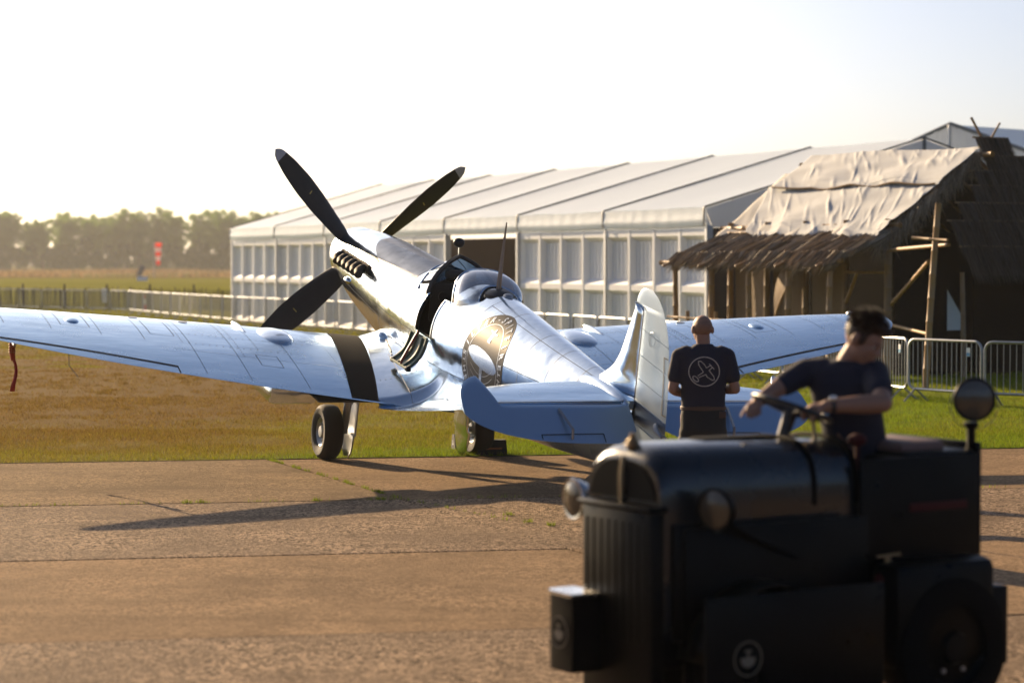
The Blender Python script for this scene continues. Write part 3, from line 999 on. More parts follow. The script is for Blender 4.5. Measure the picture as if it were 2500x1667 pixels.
# ------------------------------------------------------------------ ground
rng = np.random.default_rng(7)
random.seed(7)
ORD = ["first", "second", "third", "fourth", "fifth", "sixth", "seventh", "eighth", "ninth", "tenth", "eleventh", "twelfth", "thirteenth",
       "fourteenth", "fifteenth", "sixteenth", "seventeenth", "eighteenth", "nineteenth", "twentieth", "twenty-first", "twenty-second",
       "twenty-third", "twenty-fourth", "twenty-fifth", "twenty-sixth", "twenty-seventh", "twenty-eighth", "twenty-ninth", "thirtieth",
       "thirty-first", "thirty-second", "thirty-third", "thirty-fourth", "thirty-fifth", "thirty-sixth", "thirty-seventh", "thirty-eighth"]
SLOPE = .178
def edge_y(x): return 25.12 + SLOPE * x       # turf edge of the apron

def concrete(name, c1, c2, speck, bumpd, rough):
    m = bpy.data.materials.new(name); m.use_nodes = True
    nt = m.node_tree; b = nt.nodes["Principled BSDF"]
    tc = nt.nodes.new('ShaderNodeTexCoord')
    def noise(s, d=5, r=.6):
        n = nt.nodes.new('ShaderNodeTexNoise'); n.inputs['Scale'].default_value = s; n.inputs['Detail'].default_value = d; n.inputs['Roughness'].default_value = r
        nt.links.new(tc.outputs['Object'], n.inputs['Vector']); return n
    def ramp(src, a, bq, lo, hi):
        r_ = nt.nodes.new('ShaderNodeMapRange'); r_.inputs[1].default_value = a; r_.inputs[2].default_value = bq; r_.inputs[3].default_value = lo; r_.inputs[4].default_value = hi
        nt.links.new(src, r_.inputs[0]); return r_.outputs[0]
    def mix(f, a, c):
        x = nt.nodes.new('ShaderNodeMix'); x.data_type = 'RGBA'
        nt.links.new(f, x.inputs[0])
        for k, v in ((6, a), (7, c)):
            if isinstance(v, tuple): x.inputs[k].default_value = (*v, 1)
            else: nt.links.new(v, x.inputs[k])
        return x.outputs[2]
    big = mix(ramp(noise(.45, 7, .7).outputs[0], .38, .62, 0, 1), c1, tuple(x * .85 for x in c2))
    big = mix(ramp(noise(2.3, 5, .6).outputs[0], .5, .75, 0, .5), big, tuple(min(1, x * 1.35) for x in c1))
    vor = nt.nodes.new('ShaderNodeTexVoronoi'); vor.inputs['Scale'].default_value = 52
    nt.links.new(tc.outputs['Object'], vor.inputs['Vector'])
    sepv = nt.nodes.new('ShaderNodeSeparateColor'); nt.links.new(vor.outputs['Color'], sepv.inputs[0])
    dark = tuple(c * .32 for c in c1); lite = tuple(min(1, c * 2.5) for c in c1)
    agg = mix(ramp(sepv.outputs[0], .3, .7, 0, 1), dark, lite)
    fac = nt.nodes.new('ShaderNodeMath'); fac.operation = 'MULTIPLY'; fac.inputs[1].default_value = speck
    nt.links.new(ramp(noise(1.1, 4).outputs[0], .38, .62, .35, 1), fac.inputs[0])
    c = mix(fac.outputs[0], big, agg)
    # tyre marks / stains: long streaks
    mp = nt.nodes.new('ShaderNodeMapping'); mp.inputs['Scale'].default_value = (.28, 2.2, 1); mp.inputs['Rotation'].default_value = (0, 0, R(-10))
    nt.links.new(tc.outputs['Object'], mp.inputs[0])
    ns = nt.nodes.new('ShaderNodeTexNoise'); ns.inputs['Scale'].default_value = 1.3; ns.inputs['Detail'].default_value = 6
    nt.links.new(mp.outputs[0], ns.inputs['Vector'])
    c = mix(ramp(ns.outputs[0], .52, .72, 0, .55), c, tuple(x * .55 for x in c1))
    c = mix(ramp(noise(1.05, 3, .5).outputs[0], .66, .74, 0, .55), c, tuple(x * .35 for x in c1))
    nt.links.new(c, b.inputs['Base Color'])
    b.inputs['Roughness'].default_value = rough
    b.inputs['Specular IOR Level'].default_value = .02
    bn = nt.nodes.new('ShaderNodeBump'); bn.inputs['Strength'].default_value = bumpd; bn.inputs['Distance'].default_value = .006
    nt.links.new(vor.outputs['Distance'], bn.inputs['Height'])
    bn2 = nt.nodes.new('ShaderNodeBump'); bn2.inputs['Strength'].default_value = .22; bn2.inputs['Distance'].default_value = .02
    nt.links.new(noise(6, 5).outputs[0], bn2.inputs['Height']); nt.links.new(bn.outputs[0], bn2.inputs['Normal'])
    nt.links.new(bn2.outputs[0], b.inputs['Normal'])
    return m
M_CON = [concrete('worn_concrete', (.205, .146, .088), (.148, .106, .066), .45, .8, .9),
         concrete('exposed_aggregate_concrete', (.178, .130, .088), (.134, .098, .068), .9, 1.0, .8),
         concrete('smooth_concrete', (.225, .155, .094), (.170, .118, .074), .35, .6, .9)]
M_SOIL = mat('joint_soil', (.05, .04, .028), .95, noise=(12, .6, (.03, .03, .018)))

# one sheet under everything
mb = MB(); mb.add([(-2500, -600, -.06), (2500, -600, -.06), (2500, 3000, -.06), (-2500, 3000, -.06)], [(0, 1, 2, 3)])
g = mb.build("ground", M_SOIL); tag(g, kind="structure")

apron = empty("apron_pavement"); tag(apron, kind="structure")
ROWS = [25.12, 20.68, 16.88, 13.22, 9.4, 5.6, 1.8, -2.0]
def tj(j, y):   # transverse joint j at depth y (joints run a little askew)
    return -2.63 + j * 9.5 - .40 * (y - 24.6)
for i in range(len(ROWS) - 1):
    for j in range(-5, 6):
        g_ = .016
        def corner(c, jj, dx, dy):
            y = c
            for _ in range(4):
                x = tj(jj, y) ; y = c + SLOPE * x
            return (x + dx, y + dy)
        P = [corner(ROWS[i + 1], j, g_, g_), corner(ROWS[i + 1], j + 1, -g_, g_), corner(ROWS[i], j + 1, -g_, -g_), corner(ROWS[i], j, g_, -g_)]
        if max(p[1] for p in P) < -6 or min(p[0] for p in P) > 24 or max(p[0] for p in P) < -24: continue
        dz = random.uniform(-.004, .003)
        mb = MB(); k = .004
        cx = sum(p[0] for p in P) / 4; cyy = sum(p[1] for p in P) / 4
        inn = [(p[0] + math.copysign(k, cx - p[0]), p[1] + math.copysign(k, cyy - p[1])) for p in P]
        mb.add([(*p, -.1) for p in P] + [(*p, dz - .004) for p in P] + [(*p, dz) for p in inn],
               [(0, 1, 5, 4), (1, 2, 6, 5), (2, 3, 7, 6), (3, 0, 4, 7), (4, 5, 9, 8), (5, 6, 10, 9), (6, 7, 11, 10), (7, 4, 8, 11), (8, 9, 10, 11)])
        mi = {0: 0 if j % 2 else 2, 1: 1, 2: 2, 3: 1}.get(i, i % 3)
        mb.build("concrete_slab", M_CON[mi], apron, False)

# grass: sheet with its own dry / green colouring, then blades
def green(x, y):
    """0 dry, 1 green"""
    d = y - edge_y(x)
    v = .5 + .5 * np.sin(x * .9 + 1.3 * np.sin(y * .35)) * np.cos(y * .45 + .6 * np.sin(x * .6))
    v2 = .5 + .5 * np.sin(x * 2.3 + y * 1.7) * np.sin(y * 2.9 - x * 1.1)
    nearedge = np.exp(-(d / 1.6) ** 2)
    right = 1 / (1 + np.exp(-(x + 2.5 + .5 * np.sin(y * .9)) / .45))
    farr = 1 / (1 + np.exp(-(x - 2.5) / .8))
    g_ = .08 + .50 * nearedge * (.4 + .6 * v) + right * (.42 + .28 * v * v2 + .10 * v) + .25 * farr + .12 * v2 - .22 * np.clip((d - 3) / 6, 0, 1) * (1 - farr)
    g_ = g_ + .45 * (np.clip((d - 26) / 10, 0, 1))
    return np.clip(g_, 0, 1)
def lawn_col(x, y, jit=0):
    g_ = green(x, y) + jit
    g_ = np.clip(g_, 0, 1)[..., None]
    dry = np.array((.108, .066, .018)); mid = np.array((.125, .108, .012)); grn = np.array((.095, .135, .008))
    return np.where(g_ < .5, dry + (mid - dry) * g_ * 2, mid + (grn - mid) * (g_ - .5) * 2)
def vcol_mat(name, rough=.8, transl=0.0, bump=None):
    m = bpy.data.materials.new(name); m.use_nodes = True; nt = m.node_tree; b = nt.nodes["Principled BSDF"]
    at = nt.nodes.new('ShaderNodeAttribute'); at.attribute_name = 'col'
    nt.links.new(at.outputs['Color'], b.inputs['Base Color']); b.inputs['Roughness'].default_value = rough
    b.inputs['Specular IOR Level'].default_value = .02
    if bump:
        tc = nt.nodes.new('ShaderNodeTexCoord'); n = nt.nodes.new('ShaderNodeTexNoise'); n.inputs['Scale'].default_value = bump[0]; n.inputs['Detail'].default_value = 6
        nt.links.new(tc.outputs['Object'], n.inputs['Vector']); bn = nt.nodes.new('ShaderNodeBump'); bn.inputs['Strength'].default_value = bump[1]; bn.inputs['Distance'].default_value = bump[2]
        nt.links.new(n.outputs[0], bn.inputs['Height']); nt.links.new(bn.outputs[0], b.inputs['Normal'])
    if transl:
        tr = nt.nodes.new('ShaderNodeBsdfTranslucent'); nt.links.new(at.outputs['Color'], tr.inputs[0])
        mx = nt.nodes.new('ShaderNodeMixShader'); mx.inputs[0].default_value = transl
        nt.links.new(b.outputs[0], mx.inputs[1]); nt.links.new(tr.outputs[0], mx.inputs[2]); nt.links.new(mx.outputs[0], nt.nodes['Material Output'].inputs[0])
    return m
M_LAWN = vcol_mat('turf', .95, 0, (14, .5, .03))
M_BLADE_G = vcol_mat('grass_blades', .6, .45)
def set_col(me, C):
    a = me.color_attributes.new('col', 'FLOAT_COLOR', 'POINT')
    D = np.ones((len(me.vertices), 4), np.float32); D[:, :3] = C
    a.data.foreach_set('color', D.ravel())
us = np.linspace(-40, 40, 161); dsn = np.concatenate([np.linspace(.012, 8, 33), np.linspace(8.5, 40, 64)])
X, Dd = np.meshgrid(us, dsn)
Y = edge_y(X) + Dd
hum = .012 * np.sin(X * 2.1 + 1.7 * np.sin(Y * 1.1)) * np.sin(Y * 1.9 + X) * np.clip(Dd, 0, 1)
Z = .004 + hum
V = np.stack([X, Y, Z], -1).reshape(-1, 3); nu = len(us)
Fc = [(i * nu + j, i * nu + j + 1, (i + 1) * nu + j + 1, (i + 1) * nu + j) for i in range(len(dsn) - 1) for j in range(nu - 1)]
me = bpy.data.meshes.new("lawn"); me.from_pydata(V.tolist(), [], Fc); me.materials.append(M_LAWN)
set_col(me, lawn_col(V[:, 0], V[:, 1]) * 1.1); me.polygons.foreach_set('use_smooth', [True] * len(me.polygons))
lawn = bpy.data.objects.new("lawn", me); COL.objects.link(lawn); tag(lawn, kind="structure")

def blade_field(name, XY, h, w, C, seed, lean=.5):
    r_ = np.random.default_rng(seed); n = len(XY)
    a = r_.uniform(0, 2 * np.pi, n); l = r_.uniform(0, lean, n) * h; la = r_.uniform(0, 2 * np.pi, n)
    dx, dy = np.cos(a) * w / 2, np.sin(a) * w / 2
    V = np.zeros((n, 3, 3))
    V[:, 0] = np.stack([XY[:, 0] - dx, XY[:, 1] - dy, np.zeros(n)], 1)
    V[:, 1] = np.stack([XY[:, 0] + dx, XY[:, 1] + dy, np.zeros(n)], 1)
    V[:, 2] = np.stack([XY[:, 0] + np.cos(la) * l, XY[:, 1] + np.sin(la) * l, h], 1)
    me = bpy.data.meshes.new(name); me.vertices.add(n * 3); me.vertices.foreach_set('co', V.reshape(-1))
    me.loops.add(n * 3); me.loops.foreach_set('vertex_index', np.arange(n * 3, dtype=np.int32))
    me.polygons.add(n); me.polygons.foreach_set('loop_start', np.arange(0, n * 3, 3, dtype=np.int32)); me.polygons.foreach_set('loop_total', np.full(n, 3, np.int32))
    me.update(); me.materials.append(M_BLADE_G); set_col(me, np.repeat(C, 3, axis=0))
    o = bpy.data.objects.new(name, me); COL.objects.link(o); return o
def scatter(y0, y1, n, seed):
    r_ = np.random.default_rng(seed)
    y = np.sqrt(r_.uniform(y0 ** 2, y1 ** 2, n)); x = r_.uniform(-1, 1, n) * (.285 * y + 1.0)
    m_ = y - edge_y(x) > .005 + .03 * r_.random(n)
    return np.stack([x[m_], y[m_]], 1)
XY = np.concatenate([scatter(22, 29, 200000, 1), scatter(28, 36, 120000, 2), scatter(36, 62, 115000, 3)])
# tussocks: pull part of the blades into clumps
cl = scatter(22, 45, 3200, 9); pick = rng.integers(0, len(cl), 70000)
XY = np.concatenate([XY, cl[pick] + rng.normal(0, .05, (70000, 2))])
XY = XY[XY[:, 1] - edge_y(XY[:, 0]) > .0]
isx = np.zeros(len(XY)); isx[-60000:] = 1
gq = green(XY[:, 0], XY[:, 1])
hgt = (.018 + .022 * rng.random(len(XY)) + .018 * gq + .012 * isx) * (1 + .012 * np.clip(XY[:, 1] - 28, 0, 30))
wid = .006 * (1 + .05 * np.clip(XY[:, 1] - 25, 0, 40))
Cc = lawn_col(XY[:, 0], XY[:, 1], rng.normal(0, .16, len(XY))) * rng.uniform(.8, 2.4, (len(XY), 1))
go = blade_field("grass", XY, hgt, wid, Cc, 4, .9)
tag(go, "short patchy mown grass, dry brown and green, beyond the concrete edge", "grass", kind="stuff")
# weeds in the joints
W_ = []
for (x0, y0, x1, y1, n, sg) in ((-2.63, 24.6, -1.06, 20.66, 900, .012), (-1.06, 20.66, .1, 18.6, 160, .012), (-4.5, 19.9, .5, 20.75, 260, .012), (4.2, 21.5, 8, 22.2, 200, .012)):
    t = rng.random(n); t = t[(np.sin(t * 31) + np.sin(t * 57 + 1)) > -.2]
    W_.append(np.stack([x0 + (x1 - x0) * t, y0 + (y1 - y0) * t], 1) + rng.normal(0, sg, (len(t), 2)))
for (x, y) in ((-2.9, 20.18), (-2.75, 20.2), (-1.75, 20.37), (-1.18, 20.47), (-.02, 19.2), (.14, 18.7), (.31, 18.45)):
    W_.append(rng.normal(0, .025, (40, 2)) + (x, y))
W_ = np.concatenate(W_)
wo = blade_field("joint_weeds", W_, .015 + .03 * rng.random(len(W_)), .007, np.array((.16, .2, .02)) * rng.uniform(.7, 1.4, (len(W_), 1)), 5, .9)
tag(wo, "low green weeds sprouting along the joints of the concrete slabs", "weeds", kind="stuff")

# open airfield beyond
def band_mat(name, c1, c2, c3, s1):
    m = bpy.data.materials.new(name); m.use_nodes = True; nt = m.node_tree; b = nt.nodes["Principled BSDF"]
    tc = nt.nodes.new('ShaderNodeTexCoord'); mp = nt.nodes.new('ShaderNodeMapping'); mp.inputs['Scale'].default_value = (.35, 1, 1); nt.links.new(tc.outputs['Object'], mp.inputs[0])
    n1 = nt.nodes.new('ShaderNodeTexNoise'); n1.inputs['Scale'].default_value = s1; n1.inputs['Detail'].default_value = 8; nt.links.new(mp.outputs[0], n1.inputs['Vector'])
    cr = nt.nodes.new('ShaderNodeValToRGB'); cr.color_ramp.elements[0].position = .32; cr.color_ramp.elements[0].color = (*c1, 1); cr.color_ramp.elements[1].position = .7; cr.color_ramp.elements[1].color = (*c3, 1)
    e_ = cr.color_ramp.elements.new(.5); e_.color = (*c2, 1)
    nt.links.new(n1.outputs[0], cr.inputs[0]); nt.links.new(cr.outputs[0], b.inputs['Base Color']); b.inputs['Roughness'].default_value = 1.0; b.inputs['Specular IOR Level'].default_value = .0
    n2 = nt.nodes.new('ShaderNodeTexNoise'); n2.inputs['Scale'].default_value = 9; n2.inputs['Detail'].default_value = 5; nt.links.new(tc.outputs['Object'], n2.inputs['Vector'])
    bn = nt.nodes.new('ShaderNodeBump'); bn.inputs['Strength'].default_value = 1; bn.inputs['Distance'].default_value = .12; nt.links.new(n2.outputs[0], bn.inputs['Height']); nt.links.new(bn.outputs[0], b.inputs['Normal'])
    return m
M_FIELD = band_mat('mown_airfield', (.15, .16, .026), (.20, .19, .036), (.165, .175, .03), .05)
M_ROUGH = band_mat('rough_dry_grass', (.17, .12, .055), (.15, .145, .04), (.20, .13, .07), .035)
mb = MB(); mb.add([(-900, 46, 0), (900, 46, 0), (900, 300, 0), (-900, 300, 0)], [(0, 1, 2, 3)]); f1 = mb.build("airfield", M_FIELD); tag(f1, kind="structure")
mb = MB(); mb.add([(-1500, 300, 0), (1500, 300, 0), (1500, 1500, 0), (-1500, 1500, 0)], [(0, 1, 2, 3)]); f2 = mb.build("rough_field", M_ROUGH); tag(f2, kind="structure")
# tall rough grass near the trees
Xr = rng.uniform(-150, -40, 26000); Yr = rng.uniform(330, 575, 26000)
keepm = (np.sin(Xr * .13) + np.sin(Yr * .05 + Xr * .03) + rng.normal(0, .5, 26000)) > .2
Xr, Yr = Xr[keepm], Yr[keepm]
ro = blade_field("rough_grass", np.stack([Xr, Yr], 1), .35 + .5 * rng.random(len(Xr)), .35, np.array((.20, .135, .065)) * rng.uniform(.6, 1.3, (len(Xr), 1)), 11, .6)
tag(ro, "long dry grass at the far side of the airfield below the trees", "grass", kind="stuff")
# ------------------------------------------------------------------ marquee
def pvc(name, col, tr):
    m = mat(name, col, .42, 0, spec=.8, bump=(3, .25, .03, 3.0), noise=(1.2, .25, tuple(c * .9 for c in col)))
    nt = m.node_tree; b = nt.nodes["Principled BSDF"]
    t = nt.nodes.new('ShaderNodeBsdfTranslucent'); t.inputs[0].default_value = (*col, 1)
    mx = nt.nodes.new('ShaderNodeMixShader'); mx.inputs[0].default_value = tr
    nt.links.new(b.outputs[0], mx.inputs[1]); nt.links.new(t.outputs[0], mx.inputs[2]); nt.links.new(mx.outputs[0], nt.nodes['Material Output'].inputs[0])
    return m
M_PVC = pvc('white_pvc_fabric', (.82, .92, 1.0), .30)
M_PVC2 = pvc('white_pvc_gable', (.85, .87, .92), .5)
M_WPAN = mat('white_wall_panel', (.88, .90, .93), .55, 0, spec=.25, noise=(2.0, .3, (.80, .82, .85)))
_nt = M_WPAN.node_tree; _oi = _nt.nodes.new('ShaderNodeObjectInfo'); _mr = _nt.nodes.new('ShaderNodeMapRange'); _mr.inputs[3].default_value = .88; _mr.inputs[4].default_value = 1.04
_nt.links.new(_oi.outputs['Random'], _mr.inputs[0]); _vm = _nt.nodes.new('ShaderNodeVectorMath'); _vm.operation = 'SCALE'
_src = [l for l in _nt.links if l.to_socket.name == 'Base Color'][0].from_socket
_nt.links.new(_src, _vm.inputs[0]); _nt.links.new(_mr.outputs[0], _vm.inputs['Scale']); _nt.links.new(_vm.outputs[0], _nt.nodes['Principled BSDF'].inputs['Base Color'])
M_RAIL = mat('grey_keder_rail', (.14, .16, .17), .5, .4)
M_ALP = mat('aluminium_profile', (.55, .56, .57), .45, .6)
M_INT = mat('tent_shade_brown', (.09, .06, .045), .9)  # dark brown, paints the shade inside the tent

TL = 35.0; TWD = 11.6; EZ, RZ_ = 3.36, 5.02
tent = empty("marquee_tent", (4.34, 50.9, 0), math.atan2(.9114, -.4154), "long white marquee tent with ribbed wall panels and an open dark doorway", "tent")
def sag(u): return math.sin(math.pi * u)
NB = 7; BW = TL / NB
for k in range(NB):
    x0, x1 = k * BW + .035, (k + 1) * BW - .035
    for sd in (0, 1):
        mb = MB(); G = []
        for u in lin(0, 1, 13):
            row = []
            for v in lin(0, 1, 17):
                y = .05 - (TWD / 2 + .05) * v; z = EZ + (RZ_ - EZ) * v - .07 * sag(u) * sag(min(1, v * 1.02)) + .006 * math.sin(9 * u + 5 * v + k)
                if sd: y = -TWD - y
                row.append((x0 + (x1 - x0) * u, y, z))
            G.append(row)
        mb.grid(G); mb.build("roof_panel", M_PVC, tent, 'full', clean=False)
    # valance with small pleats
    mb = MB(); G = []
    ph = random.uniform(0, 6)
    for u in lin(0, 1, 70):
        row = []
        for v in lin(0, 1, 9):
            pl = .0035 * math.sin(u * 60 + ph + 2 * math.sin(u * 7)) * (.3 + .7 * math.exp(-((u - .5) / .3) ** 2)) * (1 - abs(v - .45))
            y = .06 + .05 * v ** 2 + pl - (.06 * max(0, v - .72) / .28)
            row.append((x0 + (x1 - x0) * u, y, EZ - .005 - .40 * v - .02 * sag(u) * v))
        G.append(row)
    mb.grid(G); mb.build("valance", M_PVC, tent, 'full', clean=False)
for k in range(NB + 1):
    x = k * BW
    mb = MB()
    mb.tube([(x, .075, EZ - .40), (x, .07, EZ - .02), (x, .04, EZ + .02), (x, -TWD / 2, RZ_ + .03), (x, -TWD + .0, EZ + .02)], .022, 6)
    mb.build("roof_rail", M_RAIL, tent)
    mb = MB(); mb.box((x, -.06, 1.48), (.10, .16, 2.96)); mb.build("upright", M_ALP, tent)
mb = MB(); mb.box((TL / 2, -.05, 2.93), (TL, .1, .07)); mb.build("eave_beam", M_ALP, tent)
# wall cassette
def pan(mb, x0, x1, z0, z1):
    d = .15
    o = [(x0, 0, z0), (x1, 0, z0), (x1, 0, z1), (x0, 0, z1)]
    i = [(x0 + .13, -d, z0 + .13), (x1 - .08, -d, z0 + .13), (x1 - .08, -d, z1 - .10), (x0 + .13, -d, z1 - .10)]
    mb.add(o + i, [(0, 1, 5, 4), (1, 2, 6, 5), (2, 3, 7, 6), (3, 0, 4, 7)])
    n = 5; w = (x1 - x0 - .21) / n
    P = []
    for q in range(n):
        a = x0 + .13 + q * w
        P += [(a, -d), (a + w * .16, -d), (a + w * .30, -d + .045), (a + w * .70, -d + .045), (a + w * .84, -d)]
    P.append((x1 - .08, -d))
    mb.grid([[(p[0], p[1], z0 + .13) for p in P], [(p[0], p[1], z1 - .10) for p in P]])
mb = MB(); PW = BW / 4
a, b_ = .05, PW - .05
zs = [.04, .16, 1.46, 1.60, 2.74, 2.90]
mb.box((.025, -.02, 1.47), (.05, .09, 2.86)); mb.box((PW - .025, -.02, 1.47), (.05, .09, 2.86))
for z0, z1 in ((.04, .16), (1.46, 1.60), (2.74, 2.90)):
    mb.box((PW / 2, -.02, (z0 + z1) / 2), (PW - .1, .07, z1 - z0))
pan(mb, a, b_, .16, 1.46); pan(mb, a, b_, 1.60, 2.74)
pan_me = mb.mesh("wall_panel", M_WPAN, 30)
for k in range(NB):
    for q in range(4):
        if k == 2: continue
        inst("wall_panel", pan_me, tent, (k * BW + q * PW, -.02, 0))
# doorway jambs, brown sheets painted as the dark inside, far walls
for x in (2 * BW + .06, 3 * BW - .06):
    mb = MB(); mb.box((x, .01, 1.46), (.09, .09, 2.92)); mb.build("door_jamb", M_ALP, tent)
mb = MB(); mb.box((TL / 2, -4.5, 1.45), (TL - .2, .05, 2.9)); mb.build("tent_shade_sheet", M_INT, tent)
mb = MB(); mb.box((TL / 2, -TWD, 1.6), (TL, .05, 3.2)); mb.build("back_wall", M_PVC2, tent)
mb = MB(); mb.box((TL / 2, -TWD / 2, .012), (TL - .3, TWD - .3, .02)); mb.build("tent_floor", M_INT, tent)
for x, nm in ((0, 1), (TL, 2)):
    mb = MB()
    G = []
    for u in lin(0, 1, 41):
        y = -TWD * u; zt = EZ + (RZ_ - EZ) * (1 - abs(2 * u - 1)) - .02
        G.append([(x + (.02 + .012 * math.sin(u * 50)) * (-1 if x == 0 else 1), y, 2.92 + (zt - 2.92) * v) for v in lin(0, 1, 5)])
    mb.grid(G); mb.build("gable_cloth", M_PVC2, tent, 'full')
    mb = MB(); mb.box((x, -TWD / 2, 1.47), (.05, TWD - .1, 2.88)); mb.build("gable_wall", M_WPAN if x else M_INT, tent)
    mb = MB(); mb.tube([(x, -TWD / 2, 2.9), (x, -TWD / 2, RZ_)], .05, 6); mb.build("gable_post", M_RAIL, tent)

# second tent behind the hut
t2 = empty("marquee_tent", (13.45, 70.0, 0), math.atan2(.69, .72), "tall white tent with blue-shaded roof rising behind the thatched hut", "tent")
# local x along the ridge (away, right), local y = left of it (away)
AP, EV2, HW2 = 6.35, 4.2, 6.4
for sd in (-1, 1):
    mb = MB(); G = []
    for u in lin(0, 1, 21):
        G.append([(u * 25, sd * HW2 * v, AP - (AP - EV2) * v - .05 * abs(math.sin(u * 5 * math.pi)) * sag(v)) for v in lin(0, 1, 9)])
    mb.grid(G); mb.build("roof_panel", M_PVC, t2, 'full')
    mb = MB(); mb.box((12.5, sd * HW2, 2.1), (25, .05, 4.2)); mb.build("side_wall", M_PVC2, t2)
    mb = MB(); mb.tube([(-.02, sd * HW2, EV2 + .02), (-.02, 0, AP + .03)], .06, 6); mb.build("verge_rail", M_RAIL, t2)
mb = MB(); G = []
for u in lin(-1, 1, 161):
    zt = AP - (AP - EV2) * abs(u)
    G.append([(-.02 + .03 * math.sin(u * 130) + .02 * math.sin(u * 47), HW2 * u, z * zt) for z in (0, .5, 1)])
mb.grid(G); mb.build("gable_cloth", M_PVC2, t2, 'full', clean=False)
mb = MB(); mb.tube([(-.08, 0, 0), (-.08, 0, AP)], .05, 6); mb.build("gable_post", M_ALP, t2)
# two diagonal ridge poles (bracing) on its near verge kept with the tent
# ------------------------------------------------------------------ bamboo hut
M_BAM = mat('bamboo', (.36, .22, .10), .55, 0, noise=(5, .6, (.24, .14, .065), (6, 6, 1)), bump=(12, .3, .01))
M_BAMD = mat('weathered_bamboo', (.27, .18, .10), .65, 0, noise=(5, .6, (.17, .11, .06), (6, 6, 1)))
def straw_mat(name, c1, c2):
    m = bpy.data.materials.new(name); m.use_nodes = True; nt = m.node_tree; b = nt.nodes["Principled BSDF"]
    ge = nt.nodes.new('ShaderNodeNewGeometry'); rp = nt.nodes.new('ShaderNodeMix'); rp.data_type = 'RGBA'
    rp.inputs[6].default_value = (*c1, 1); rp.inputs[7].default_value = (*c2, 1); nt.links.new(ge.outputs['Random Per Island'], rp.inputs[0])
    nt.links.new(rp.outputs[2], b.inputs['Base Color']); b.inputs['Roughness'].default_value = .6; b.inputs['Specular IOR Level'].default_value = .3; return m
M_STRAW = straw_mat('dry_thatch', (.105, .08, .055), (.44, .35, .24))
M_STRAWD = straw_mat('shaded_thatch', (.035, .028, .022), (.13, .105, .085))  # darker thatch copy, shade of the end wall put into its colour
M_MAT = mat('woven_bamboo_mat', (.25, .17, .10), .75, 0, noise=(60, .7, (.15, .10, .055)), bump=(90, .8, .012))
M_TARP = mat('cream_canvas', (.50, .52, .53), .85, 0, noise=(3, .5, (.38, .385, .375)), bump=(300, .15, .002))
M_TARP2 = mat('grey_canvas', (.50, .49, .46), .85, 0, noise=(4, .4, (.42, .39, .33)))
M_HDARK = mat('hut_shade_black', (.006, .0055, .005), .95, spec=.1)  # near-black colour standing for shade inside the hut
M_ROPE = mat('coir_rope', (.20, .13, .07), .9)
hut = empty("bamboo_hut", (3.34, 46.5, 0), math.atan2(-.8713, .4908), "bamboo hut with thatched porch and draped cream canvas over its roof", "hut")
def bamboo(mb, a, b, r, seed=0, step=.38):
    a = Vector(a); b = Vector(b); L = (b - a).length; n = max(2, int(L / step))
    P = []; Rr = []; rs_ = random.Random(seed)
    bow = Vector((rs_.uniform(-1, 1), rs_.uniform(-1, 1), 0)) * .012
    for i in range(n + 1):
        t = i / n; c = a.lerp(b, t) + bow * math.sin(math.pi * t)
        rr = r * (1 - .12 * t)
        e = .018 / L
        for dt, k in ((-e, 1.0), (-e * .35, 1.12), (e * .35, 1.12), (e, 1.0)):
            tt = min(1, max(0, t + dt)); P.append(a.lerp(b, tt) + bow * math.sin(math.pi * tt)); Rr.append(rr * k)
    mb.tube(P, Rr, 10)
def bam(name, a, b, r, m_=None, seed=0):
    mb = MB(); bamboo(mb, a, b, r, seed); return mb.build(name, m_ or M_BAM, hut)
SPC = 1.285
for i in range(5):
    bam("porch_post", (i * SPC, 0, -.05), (i * SPC + random.uniform(-.02, .02), 0, 2.12), .062 + .008 * (i % 2), None, i)
    bam("wall_post", (i * SPC, 1.35, -.05), (i * SPC, 1.37, 2.95), .068 + .01 * (i == 4), M_BAMD if i else M_BAM, 10 + i)
    # thin lashing at the joint
    mb = MB(); mb.lathe([(.075, -.05), (.082, -.03), (.082, .03), (.075, .05)], (i * SPC, 0, 2.02), (0, 0, 1), 10); mb.build("lashing", M_ROPE, hut)
bam("porch_beam", (-.55, .0, 2.13), (5.5, .0, 2.17), .05, None, 21)
bam("wall_plate", (-.3, 1.35, 2.83), (5.5, 1.35, 2.83), .055, None, 22)
bam("porch_top_pole", (-.2, 1.2, 2.74), (5.45, 1.2, 2.70), .028, None, 23)
for i in range(5):
    bam("porch_rafter", (i * SPC, -.3, 2.06), (i * SPC, 1.4, 2.72), .03, None, 30 + i)
bam("ridge_pole", (-.25, 3.35, 4.18), (5.75, 3.35, 4.18), .06, None, 40)
for i in range(6):
    bam("roof_rafter", (i * 1.03, 1.1, 2.60), (i * 1.03, 3.38, 4.20), .035, M_BAMD, 50 + i)
    bam("back_rafter", (i * 1.03, 3.33, 4.20), (i * 1.03, 5.7, 2.6), .035, M_BAMD, 60 + i)
for i in range(5):
    bam("back_post", (i * SPC, 5.35, 0), (i * SPC, 5.35, 2.85), .06, M_BAMD, 70 + i)
# low fence rail in front
bam("fence_rail", (-.12, -.12, 1.03), (1.95, -.16, 1.00), .022, M_BAM, 80)
for x in (.62, 1.62):
    bam("fence_post", (x, -.10, 0), (x, -.12, 1.16), .045, M_BAM, 81)
